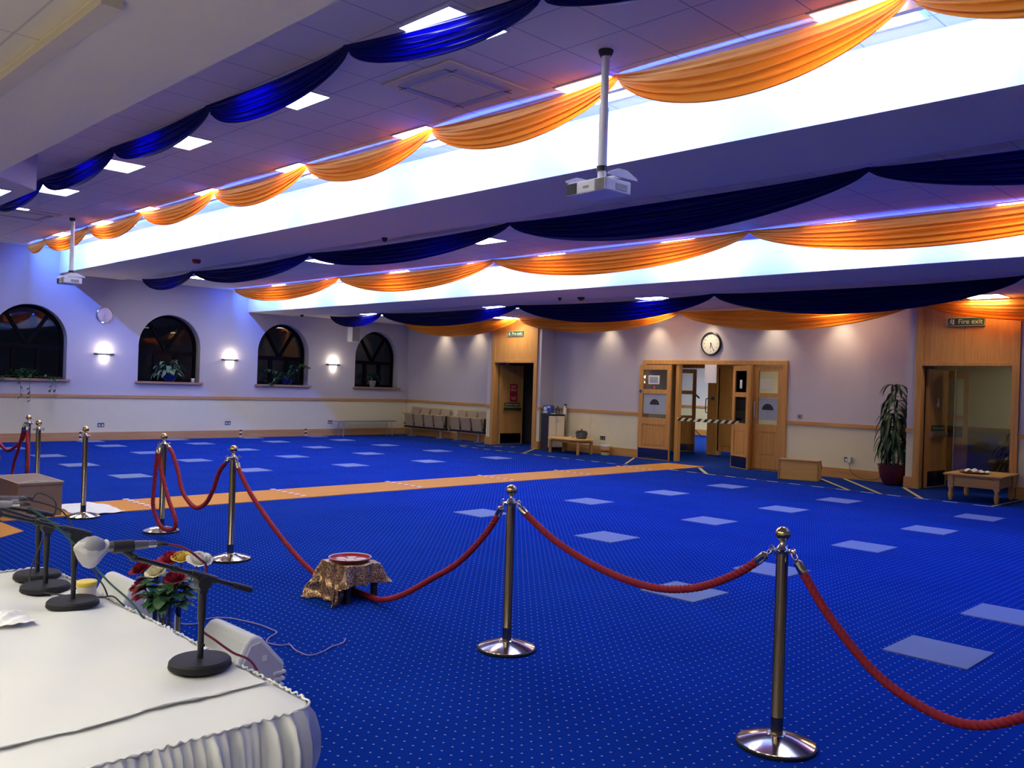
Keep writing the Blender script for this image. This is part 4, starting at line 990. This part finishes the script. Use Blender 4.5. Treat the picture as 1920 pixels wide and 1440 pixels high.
# ------------------------------------------------------------------ sequinned stool and tray
so = thing('low_stool', 'small dark legged stool under the gold sequinned cloth', 'stool', (-5.38, 3.75, 0), math.radians(0))
MB().box(-.155, .155, -.14, .14, .235, .26).build('stool_top', 'oak_dark', so)
for sx in (-.135, .135):
    for sy in (-.115, .115): MB().box(sx-.018, sx+.018, sy-.018, sy+.018, 0, .235).build('leg', 'black_plastic', so)
W2, D2 = .162, .147
def cl(u, v):
    # unfold a cloth over the stool: u along x, v along y
    X = -.38+.68*u; Y = -.415+.715*v
    ax = max(0, abs(X)-W2); ay = max(0, abs(Y)-D2); h = math.hypot(ax, ay) if (ax and ay) else ax+ay
    sgx = 1 if X > 0 else -1; sgy = 1 if Y > 0 else -1
    x = max(-W2, min(W2, X)); y = max(-D2, min(D2, Y))
    flare = .16
    if ax and ay:
        x += sgx*ax*.45; y += sgy*ay*.45
        h = max(ax, ay)*.96+.2*min(ax, ay)
    else:
        x += sgx*ax*flare; y += sgy*ay*flare
    z = .270-h*1.02
    r = min(1, h*8)
    x += r*.012*math.sin(v*38+u*5); y += r*.014*math.sin(u*34+v*7)
    if sgx > 0 and ax > .08: z = max(z, .13+.12*(.5-v)*0)  # tucked up end by the leg
    z += .004*math.sin(u*30)*math.sin(v*26)
    return (x, y, max(.008, z))
tag(MB().grid(cl, 70, 60).build('sequinned_cloth', 'sequin', loc=(-5.38, 3.75, 0), smooth=True, rotz=0), 'gold and brown sequinned cloth draped over the low stool on the carpet', 'cloth')
tr = thing('round_tray', 'red round tray with white flower pattern on the sequinned cloth', 'tray', (-5.385, 3.745, .276)); tr.scale = (.82, .82, 1)
MB().lathe([(.0001, 0), (.165, 0), (.185, .022), (.188, .022), (.170, .004), (.166, .003), (.0001, .003)], n=44).build('tray_dish', 'tray_red', tr, smooth=True, auto=30)
MB().lathe([(.184, .021), (.190, .023), (.190, .026), (.184, .025), (.184, .021)], n=44, cap=False).build('tray_rim', 'tray_white', tr, smooth=True)
mb = MB()
for k in range(6):
    a = k*PI/3+.3; c = (.098*math.cos(a), .098*math.sin(a))
    rot = Matrix.Rotation(a, 3, 'Z')
    vs = [rot @ Vector((.03*math.cos(t)+.098, .040*math.sin(t), .0045)) for t in [2*PI*i/16 for i in range(16)]]
    vs = [rot @ Vector((.098+.050*math.cos(t), .042*math.sin(t)*(1+.3*math.cos(t)), .0045)) for t in [2*PI*i/18 for i in range(18)]]
    mb.add(vs, [tuple(range(18))])
mb.add([(.045*math.cos(t), .045*math.sin(t), .0045) for t in [2*PI*i/18 for i in range(18)]], [tuple(range(18))])
mb.build('flower_pattern', 'tray_white', tr)

# ------------------------------------------------------------------ brown box, cloth, far flowers
bx = thing('brown_box', 'large brown lidded box at the left edge in front of the stanchions', 'box', (-10.78, 3.14, 0))
MB().box(-.44, .44, -.22, .22, .008, .345).build('box_body', 'brown_card', bx, bevel=.004)
MB().box(-.45, .45, -.23, .23, .345, .375).build('lid', 'brown_card', bx, bevel=.004)
mb = MB()
for s_ in ((-.45, .45, -.23, -.222), (-.45, .45, .222, .23), (.442, .45, -.23, .23), (-.45, -.442, -.23, .23)): mb.box(*s_, .375, .380)
for sg in (-1, 1):
    mb.box(0, .325, -.005, .005, 0, .004, mat=Matrix.Translation((.45, -.23 if sg < 0 else .23, .375)) @ Matrix.Rotation(PI+sg*math.radians(45), 4, 'Z'))
mb.build('lid_edging', 'cream_trim', bx)
mb = MB()
mb.grid(lambda u, v: ((u-.5)*.92+.1*(v-.5)*math.sin(u*3), (v-.5)*.52+.05*math.sin(u*5), .012+.010*abs(math.sin(u*9+v*5))*abs(math.sin(v*7+1))+.012*math.exp(-((u-.15)**2+(v-.6)**2)*60)), 30, 20)
tag(mb.build('floor_cloth', 'tissue', loc=(-10.62, 3.72, 0), smooth=True, rotz=.15), 'white cloth spread on the orange runner beside the brown box', 'cloth')
# dark flower arrangement at the left edge, standing on the far end of the table
fl = thing('dark_flower_arrangement', 'dark leafy twigs at the left edge above the brown box', 'flowers', (-4.05, .86, .757))
MB().lathe([(.03, 0), (.04, .05), (.025, .12), (.03, .16)], n=16).build('vase_body', 'pot_grey', fl, smooth=True)
mb = MB(); rg = random.Random(8)
for k in range(9):
    a = rg.random()*6; h = rg.uniform(.28, .36)
    P = spline([(0, 0, .14), (.04*math.cos(a), .05*math.sin(a)+.05, .26), (.07*math.cos(a), .06*math.sin(a)+.14, h+.12)], 4); mb.tube(P, .0025, 5)
    for q in range(4): leaf(mb, P[4+q % 4], (math.cos(a+q), math.sin(a+q), .3), .05, .012, .5)
mb.build('twigs', 'leaf_dark', fl, smooth=True)
MB().sphere((.0, .205, .475), .010, 10, 6).build('bud', 'petal_red', fl, smooth=True)

# ------------------------------------------------------------------ window wall fittings
ck = thing('silver_wall_clock', 'round silvery wall clock between the first two arched windows', 'clock', (XW, 7.68, 2.91))
RY = Matrix.Rotation(PI/2, 3, 'Y')
MB().lathe([(.19, 0), (.19, .03), (.175, .045), (.165, .03)], n=40, rot=RY, cap=False).build('clock_rim', 'silver', ck, smooth=True, auto=40)
MB().lathe([(.168, .03), (.168, .036), (.0001, .038)], n=40, rot=RY).build('dial', 'mirror_silver', ck, smooth=True, auto=30)
mb = MB(); mb.box(.042, .045, -.006, .006, -.09, .01); mb.box(.045, .048, -.004, .004, -.005, .12, mat=Matrix.Rotation(2.7, 4, 'X')); mb.build('clock_hands', 'grey_plastic', ck)
wsb = thing('wall_speaker', 'white box loudspeaker high on the window wall beside the last window', 'speaker', (XW, 14.60, 2.90))
MB().prism([(.0, -.20), (.15, -.14), (.15, .14), (.0, .20)], 2, -.22, .22).build('speaker_cabinet', 'white_plastic', wsb, bevel=.01)
MB().box(.15, .156, -.125, .125, -.205, .205).build('speaker_grille', 'grille', wsb)
def socket(loc, axis, label, mat='socket_metal', w=.15, h=.09, switches=True):
    rz = {'x': PI/2, 'y': 0}[axis]
    o = thing('wall_socket', label, 'socket', loc, rz, group='double wall sockets')
    MB().box(-w/2, w/2, -.012, 0, -h/2, h/2).build('face_plate', mat, o, bevel=.002)
    mb = MB()
    for s_ in (-1, 1): mb.box(s_*.036-.02, s_*.036+.02, -.014, -.012, -.03, .012)
    mb.build('socket_insert', 'white_plastic' if mat != 'black_plastic' else 'grey_plastic', o)
    return o
socket((XW, 7.68, .36), 'x', 'metal double socket low on the window wall under the silver clock')
socket((XW, 10.83, .38), 'x', 'metal double socket low on the window wall under the second lamp')
socket((XW, 13.92, .385), 'x', 'metal double socket low on the window wall beside the bench')
socket((-13.50, YW, .385), 'y', 'black double socket beside the slow cooker', mat='black_plastic')
sk = socket((-7.42, YW, .37), 'y', 'metal double socket with a white plug near the potted plant')
tag(MB().box(-.035, .035, -.075, -.015, -.045, .06).build('power_adapter', 'white_plastic', loc=(-7.37, YW, .37), bevel=.006), 'white plug in adapter in the socket near the potted plant', 'plug')
cable([(-7.37, YW-.06, .32), (-7.33, YW-.06, .15), (-7.15, YW-.08, .05), (-6.95, YW-.09, .03), (-6.80, YW-.10, .06), (-6.72, YW-.12, .15)], .004, 'cable_black', 'thin dark lead hanging from the white plug to the floor', 'adapter_lead')
o = thing('light_switch', 'dark square switch plate right of the double doors', 'switch', (-8.44, YW, 1.15))
MB().box(-.05, .05, -.01, 0, -.045, .045).build('switch_plate', 'grey_plastic', o, bevel=.002); MB().box(-.02, .02, -.015, -.01, -.02, .02).build('rocker', 'socket_metal', o)

# plants on the sills
def sill_plant(y, name, label, mat, pot, seed, n, L, W, droop, h0, spread, potw=.16, poth=.14, up=.8, ysp=1.0):
    o = thing(name, label, 'plant', (XW-.04, y, WS)); rg = random.Random(seed)
    if pot: MB().lathe([(potw*.6, 0), (potw, poth*.6), (potw*1.02, poth), (potw*.9, poth*.98), (.0001, poth*.9)], n=24, sy=.99).build('pot', pot, o, smooth=True, auto=40)
    mb = MB()
    for k in range(n):
        a = rg.random()*2*PI; r_ = rg.random()*spread
        st_ = Vector((max(-.14, min(.2, r_*.4*math.cos(a))), r_*math.sin(a)*ysp, poth+rg.uniform(0, h0)))
        leaf(mb, st_, (.5*math.cos(a)+.1, math.sin(a)*ysp, up*rg.uniform(.3, 1.2)), L*rg.uniform(.7, 1.2), W, droop*rg.uniform(.7, 1.3))
        if k % 3 == 0: mb.cyl((0, 0, poth*.9), st_, .005, n=5)
    mb.build('foliage', mat, o, smooth=True)
    return o, rg
iv, rg = sill_plant(6.05, 'ivy_plant', 'variegated ivy spilling over the sill of the leftmost window', 'leaf_mid', None, 2, 170, .09, .035, 1.2, .16, .30, poth=.02)
mb = MB()
for y0, L in ((-.55, .10), (-.20, .42), (-.02, .50), (.50, .40), (.43, .25)):
    P = spline([(.02, y0*.8, .03), (.36, y0, .04), (.375, y0+.02, -L*.5), (.37, y0+rg.uniform(-.04, .04), -L)], 6); mb.tube(P, .004, 5)
    for q in range(7, len(P), 2): leaf(mb, P[q], (.2, rg.uniform(-1, 1), -.3), .08, .03, .6)
for k in range(45): leaf(mb, (rg.uniform(-.1, .3), rg.uniform(-.7, .72), .02), (rg.uniform(-.2, .6), rg.uniform(-1, 1), .5), .08, .032, 1.0)
mb.build('trailing_stems', 'leaf_mid', iv, smooth=True)
sill_plant(9.26, 'peace_lily', 'broad leafed plant in a blue bowl on the second window sill', 'leaf_pale', 'pot_blue', 5, 60, .24, .045, 2.6, .30, .26, potw=.20, poth=.17, up=1.0)
sp_, rg = sill_plant(12.50, 'sprawling_houseplant', 'sprawling plant in a dark blue bowl on the third window sill', 'leaf_mid', 'pot_blue', 6, 26, .16, .035, 1.6, .20, .22, potw=.17, poth=.15)
mb = MB()
for pts in ([(0,0,.15), (.05,.25,.40), (.05,.42,.58), (.05,.62,.50)], [(0,0,.15), (.05,-.25,.30), (.05,-.45,.38), (.05,-.60,.40)], [(0,-.1,.15), (.1,-.38,.18), (.15,-.45,.05), (.15,-.62,.03)], [(0,.05,.15), (.02,.15,.5), (.03,.2,.55)]):
    P = spline(pts, 7); mb.tube(P, .008, 5)
    for q in range(4, len(P)): leaf(mb, P[q], (rg.uniform(-.2,.4), rg.uniform(-1,1), .1), .13, .030, 1.8)
mb.build('long_stems', 'leaf_mid', sp_, smooth=True)
sill_plant(15.35, 'small_pot_plant', 'small dark plant in a grey pot on the sill of the corner window', 'leaf_dark', 'pot_grey', 9, 46, .20, .035, 2.2, .22, .16, potw=.11, poth=.19)
tag(MB().lathe([(.035, 0), (.042, .10), (.040, .10), (.033, .01), (.0001, .01)], n=20).build('small_cup', 'paper_cream', loc=(XW+.04, 9.84, WS), smooth=True), 'small pale cup at the right end of the second window sill', 'cup')

# bench in the corner
bn = thing('long_bench', 'long slim grey bench against the window wall near the corner', 'bench', (XW+.30, 14.93, 0))
MB().box(-.14, .14, -1.0, 1.0, .40, .43).build('bench_top', 'grey_plastic', bn, bevel=.004)
for sy in (-.85, -.72, .72, .85):
    for sx in (-.12, .12):
        if sy in (-.85, .85): MB().cyl((sx, sy*.98, .40), (sx*1.15, sy, 0), .012, n=8).build('leg', 'steel', bn)
# folded seats
def seatbank(x0, n, label, ends):
    o = thing('folding_seat_bank', label, 'seats', (x0, 16.30, 0), group='banks of folded auditorium seats'); p_ = .455
    MB().box(-.1, n*p_+.02, .0, .06, .24, .29).build('beam', 'black_metal', o)
    for lx in (.25, n*p_-.25): MB().box(lx-.025, lx+.025, .0, .05, .02, .25).box(lx-.04, lx+.04, -.12, .16, 0, .02).build('leg', 'grey_plastic', o)
    for k in range(n):
        x = k*p_
        MB().prism([(.10, .40), (.22, .84), (.19, .85), (.06, .42)], 0, x+.03, x+p_-.05).build('backrest', 'beige_seat', o, bevel=.015)
        MB().prism([(-.10, .66), (-.04, .67), (.03, .32), (-.02, .28), (-.06, .30)], 0, x+.02, x+p_-.07).build('seat', 'beige_seat', o, bevel=.015)
    for k in range(n+1):
        x = k*p_-.025
        mb = MB().box(x-.012, x+.012, -.01, .05, .28, .64); mb.cyl((x-.02, -.02, .36), (x+.02, -.02, .36), .035, n=10); mb.build('side_arm', 'black_plastic', o)
        MB().box(x-.03, x+.03, -.12, .12, .64, .665).build('armrest', 'beige_seat', o, bevel=.006)
    return o
seatbank(-20.78, 4, 'bank of four folded beige seats nearest the corner of the hall', 1)
seatbank(-18.72, 3, 'bank of three folded beige seats beside the left doorway', 1)

# ------------------------------------------------------------------ door wall furniture
cb = thing('cream_cabinet', 'cream two door cabinet with dark side and top beside the left doorway', 'cabinet', (-14.72, 15.97, 0), math.radians(-18))
MB().box(-.36, 0, .0, .45, .0, .88).build('carcass', 'dark_navy', cb); MB().box(-.37, .03, -.02, .455, .88, .905).build('worktop', 'black_plastic', cb)
for k in (0, 1):
    y0_ = .005+k*.222
    dr = MB().box(.001, .02, y0_, y0_+.217, .09, .86).build('door', 'cabinet_cream', cb, bevel=.004)
    hy = y0_+(.19 if k == 0 else .03)
    MB().tube(spline([(.02, hy, .70), (.045, hy, .72), (.045, hy, .80), (.02, hy, .82)], 5), .006, 8).build('handle', 'steel', dr)
pk = thing('kitchen_roll_pack', 'blue and white wrapped pack on top of the cream cabinet', 'pack', (-14.98, 16.24, .905), .2)
MB().box(-.12, .12, -.09, .09, 0, .22).build('wrapper', 'wrap_blue', pk, bevel=.03)
MB().cyl((-.04, -.093, .13), (-.04, -.088, .13), .05, n=18).box(-.09, .02, -.093, -.088, .02, .07).box(.02, .10, -.093, -.088, .15, .19).build('print', 'paper', pk)
sp = thing('spray_bottle', 'white spray bottle at the right end of the cream cabinet', 'bottle', (-14.60, 16.43, .905))
MB().lathe([(.04, 0), (.042, .01), (.040, .13), (.018, .19), (.015, .22)], n=20).build('bottle_body', 'tissue', sp, smooth=True, auto=50)
MB().box(-.02, .04, -.012, .012, .22, .26).box(.03, .04, -.008, .008, .17, .24).build('trigger', 'black_plastic', sp)
sp = thing('clear_pump_bottle', 'clear pump bottle in the middle of the cream cabinet top', 'bottle', (-14.79, 16.37, .905))
MB().lathe([(.05, 0), (.05, .10), (.04, .13), (.015, .15), (.015, .17)], n=20).build('bottle_body', 'glass_vase', sp, smooth=True, auto=50)
MB().box(-.012, .03, -.01, .01, .17, .195).build('pump', 'black_plastic', sp)
tag(MB().box(-.05, .05, -.04, .04, 0, .02).build('paper_pad', 'paper', loc=(-14.82, 16.24, .905)), 'flat white paper beside the blue pack on the cabinet', 'paper')
ct = thing('low_wooden_table', 'low round cornered wooden coffee table in front of the cream cabinet', 'table', (-13.98, 15.98, 0))
def oval(a, b, n=40, e=3.2): return [(a*abs(math.cos(t))**(2/e)*(1 if math.cos(t) >= 0 else -1), b*abs(math.sin(t))**(2/e)*(1 if math.sin(t) >= 0 else -1)) for t in [2*PI*i/n for i in range(n)]]
MB().prism(oval(.58, .36), 2, .33, .365).build('table_top', 'oak_pale', ct, bevel=.005)
MB().prism(oval(.50, .29), 2, .27, .33).build('apron', 'oak_x', ct)
for sx in (-.44, .44):
    for sy in (-.24, .24): MB().cyl((sx, sy, 0), (sx, sy, .30), .034, .04, n=14).build('leg', 'oak', ct, smooth=True, auto=40)
ckr = thing('slow_cooker', 'grey slow cooker with glass lid on the low wooden table', 'slow cooker', (-13.68, 16.02, .366))
MB().lathe([(.10, 0), (.13, .02), (.14, .15), (.135, .16)], n=28).build('cooker_body', 'cooker_grey', ckr, smooth=True, auto=40)
MB().lathe([(.142, .155), (.142, .165), (.10, .19), (.0001, .20)], n=28).build('lid', 'frame_black', ckr, smooth=True, auto=40)
MB().sphere((0, 0, .215), .02, 12, 8).build('lid_knob', 'black_plastic', ckr, smooth=True)
MB().box(-.165, -.13, -.03, .03, .10, .13).box(.13, .165, -.03, .03, .10, .13).build('side_handle', 'black_plastic', ckr)
tag(MB().box(-.06, .06, -.04, .04, 0, .03).build('small_white_box', 'paper', loc=(-13.96, 15.95, .366)), 'little white box left of the slow cooker', 'box')
bk = thing('yellow_bucket', 'small yellow bucket with red label beside the low wooden table', 'bucket', (-13.27, 16.42, 0))
MB().lathe([(.09, 0), (.115, .22), (.11, .22), (.086, .01), (.0001, .01)], n=28).build('bucket_body', 'bucket_yellow', bk, smooth=True, auto=40)
MB().lathe([(.116, .20), (.122, .205), (.122, .235), (.0001, .24)], n=28).build('lid', 'paper', bk, smooth=True, auto=40)
MB().lathe([(.1005, .07), (.108, .15)], n=28).build('bucket_label', 'label_red', bk, smooth=True)
cl_ = thing('black_wall_clock', 'round black rimmed wall clock above the double doors', 'clock', (-10.54, YW, 2.635))
RX_ = Matrix.Rotation(PI/2, 3, 'X')
MB().lathe([(.255, 0), (.255, .04), (.235, .055), (.222, .05), (.222, .03)], n=48, rot=RX_, cap=False).build('clock_rim', 'frame_black', cl_, smooth=True, auto=40)
MB().lathe([(.224, .028), (.224, .032), (.0001, .032)], n=48, rot=RX_).build('dial', 'clock_face', cl_)
nm = thing('numerals', None, None); nm.parent = cl_
bpy.data.objects.remove(nm)
mb = MB()
for k in range(60):
    a = k*PI/30; L = .018 if k % 5 == 0 else .008
    mb.box(-.0015, .0015, -.0345, -.032, .195, .195+L, mat=Matrix.Rotation(a, 4, 'Y'))
mb.build('minute_marks', 'frame_black', cl_)
for k in range(1, 13):
    a = k*PI/6; text(str(k), .045, (.165*math.sin(a), -.033, .165*math.cos(a)), cl_, 'frame_black', name='numeral')
mb = MB(); mb.box(-.006, .006, -.038, -.035, -.02, .105, mat=Matrix.Rotation(math.radians(188), 4, 'Y')); mb.cyl((0, -.042, 0), (0, -.035, 0), .014, n=14); mb.build('hour_hand', 'frame_black', cl_)
MB().box(-.004, .004, -.041, -.0385, -.03, .18, mat=Matrix.Rotation(math.radians(153), 4, 'Y')).build('minute_hand', 'frame_black', cl_)
# box lectern
lc = thing('box_lectern', 'small pale wooden box lectern with sloping top right of the double doors', 'lectern', (-7.88, 15.58, 0), math.radians(18))
MB().prism([(-.22, 0), (.24, 0), (.24, .20), (.05, .36), (-.22, .36)], 0, -.35, .35).build('lectern_body', 'oak_pale', lc, bevel=.004)
mb = MB(); mb.prism([(-.235, .355), (-.235, .375), (.05, .375), (.25, .215), (.25, .19), (.04, .355)], 0, -.365, .365); mb.box(-.365, -.335, -.235, -.22, 0, .36); mb.box(.335, .365, -.235, -.22, 0, .36); mb.build('edge_trim', 'oak_x', lc, bevel=.003)
# potted dracaena
pl = thing('potted_dracaena', 'tall drooping dracaena in a dark red glazed pot by the right doorway', 'plant', (-6.43, 16.27, 0))
MB().lathe([(.13, 0), (.16, .015), (.225, .15), (.255, .30), (.255, .345), (.275, .355), (.278, .375), (.25, .378), (.235, .34), (.0001, .33)], n=40).build('pot', 'terracotta_red', pl, smooth=True, auto=35)
MB().lathe([(.0001, .345), (.235, .340)], n=24).build('soil', 'cane', pl)
mb = MB(); rg = random.Random(12)
canes = [((0, 0), 1.78), ((-.07, -.04), 1.25), ((.07, .02), .98), ((.03, -.07), 1.5)]
for (cx_, cy_), h in canes: mb.tube(spline([(cx_, cy_, .33), (cx_*1.2, cy_, h*.6), (cx_*.6, cy_*.6, h)], 5), .016, 8)
mb.build('cane', 'cane', pl, smooth=True)
mb = MB()
for (cx_, cy_), h in canes:
    zz = .62 if h > 1 else .5
    while zz < h:
        for q in range(3):
            a = rg.random()*2*PI
            dr_ = Vector((math.cos(a), math.sin(a), .55))
            if cy_+math.sin(a)*.4 > .25: dr_.y *= .4
            leaf(mb, (cx_, cy_, zz), dr_, rg.uniform(.34, .52), .030, 3.6, seg=8, fold=.35)
        zz += .075
    for q in range(8):
        a = q*PI/4+rg.random(); leaf(mb, (cx_*.6, cy_*.6, h), (math.cos(a), math.sin(a)*.7, 1.3), rg.uniform(.34, .44), .024, 3.2, seg=8, fold=.35)
for i_, v_ in enumerate(mb.v):
    x_, y_, z_ = v_; mb.v[i_] = (min(x_, .29) if False else x_*(1 if x_ < .27 else .27/x_), min(y_, .28), z_)
mb.build('foliage', 'leaf_dark', pl, smooth=True)
# pine side table with dish
pt = thing('pine_side_table', 'small pine side table with turned legs in the right doorway', 'table', (-4.67, 15.42, 0), math.radians(3))
MB().box(-.42, .42, -.60, .48, .40, .425).build('table_top', 'pine', pt, bevel=.004)
MB().box(-.34, .34, -.50, .40, .22, .40).build('apron', 'pine', pt)
for sx in (-.33, .33):
    for sy in (-.49, .39):
        MB().box(sx-.04, sx+.04, sy-.04, sy+.04, .20, .40).lathe([(.022, 0), (.034, .03), (.040, .10), (.028, .15), (.036, .17), (.034, .20)], (sx, sy, 0), 16).build('leg', 'pine', pt, smooth=True, auto=35)
ds = thing('serving_dish', 'dark dish on the pine side table', 'dish', (-4.72, 15.20, .426))
MB().lathe([(.14, 0), (.20, .012), (.23, .03), (.225, .032), (.14, .01), (.0001, .01)], n=32).build('dish', 'oak_dark', ds, smooth=True)
tag(MB().grid(lambda u, v: (.25*(u-.5)*1.5, .28*(v-.5), .035+.035*math.sin(u*4)*math.sin(v*3+.3)+.014*math.sin(u*21+v*9)), 18, 14).build('crumpled_paper', 'tissue', loc=(-4.70, 15.20, .426), smooth=True), 'crumpled white paper in the dish on the pine table', 'paper')
# dark palm in the side lobby
dp = thing('shadowed_palm', 'dark palm in shadow inside the right doorway', 'plant', (-4.9, 18.2, 0))
MB().lathe([(.14, 0), (.2, .3), (.19, .3), (.0001, .28)], n=20).build('pot', 'pot_grey', dp, smooth=True)
mb = MB(); rg = random.Random(21)
for k in range(60):
    a = rg.random()*2*PI; leaf(mb, (.1*math.cos(a), .1*math.sin(a), rg.uniform(.4, 1.0)), (math.cos(a), math.sin(a), .8), rg.uniform(.3, .55), .035, 2.6)
mb.cyl((0, 0, .28), (0, 0, .95), .03, n=8); mb.build('foliage', 'leaf_shadow', dp, smooth=True)

# ------------------------------------------------------------------ world & output
w = bpy.data.worlds.new('night'); SC.world = w; w.use_nodes = True
w.node_tree.nodes['Background'].inputs[0].default_value = (.004, .005, .009, 1); w.node_tree.nodes['Background'].inputs[1].default_value = 1
SC.view_settings.view_transform = 'Standard'
try: SC.view_settings.look = 'None'
except Exception: pass
SC.view_settings.gamma = 1; SC.view_settings.use_curve_mapping = False; SC.view_settings.exposure = 0
cy = SC.cycles
cy.use_denoising = True; cy.max_bounces = 8; cy.diffuse_bounces = 4; cy.glossy_bounces = 3; cy.transmission_bounces = 6; cy.transparent_max_bounces = 12
cy.sample_clamp_indirect = 6; cy.caustics_reflective = False; cy.caustics_refractive = False
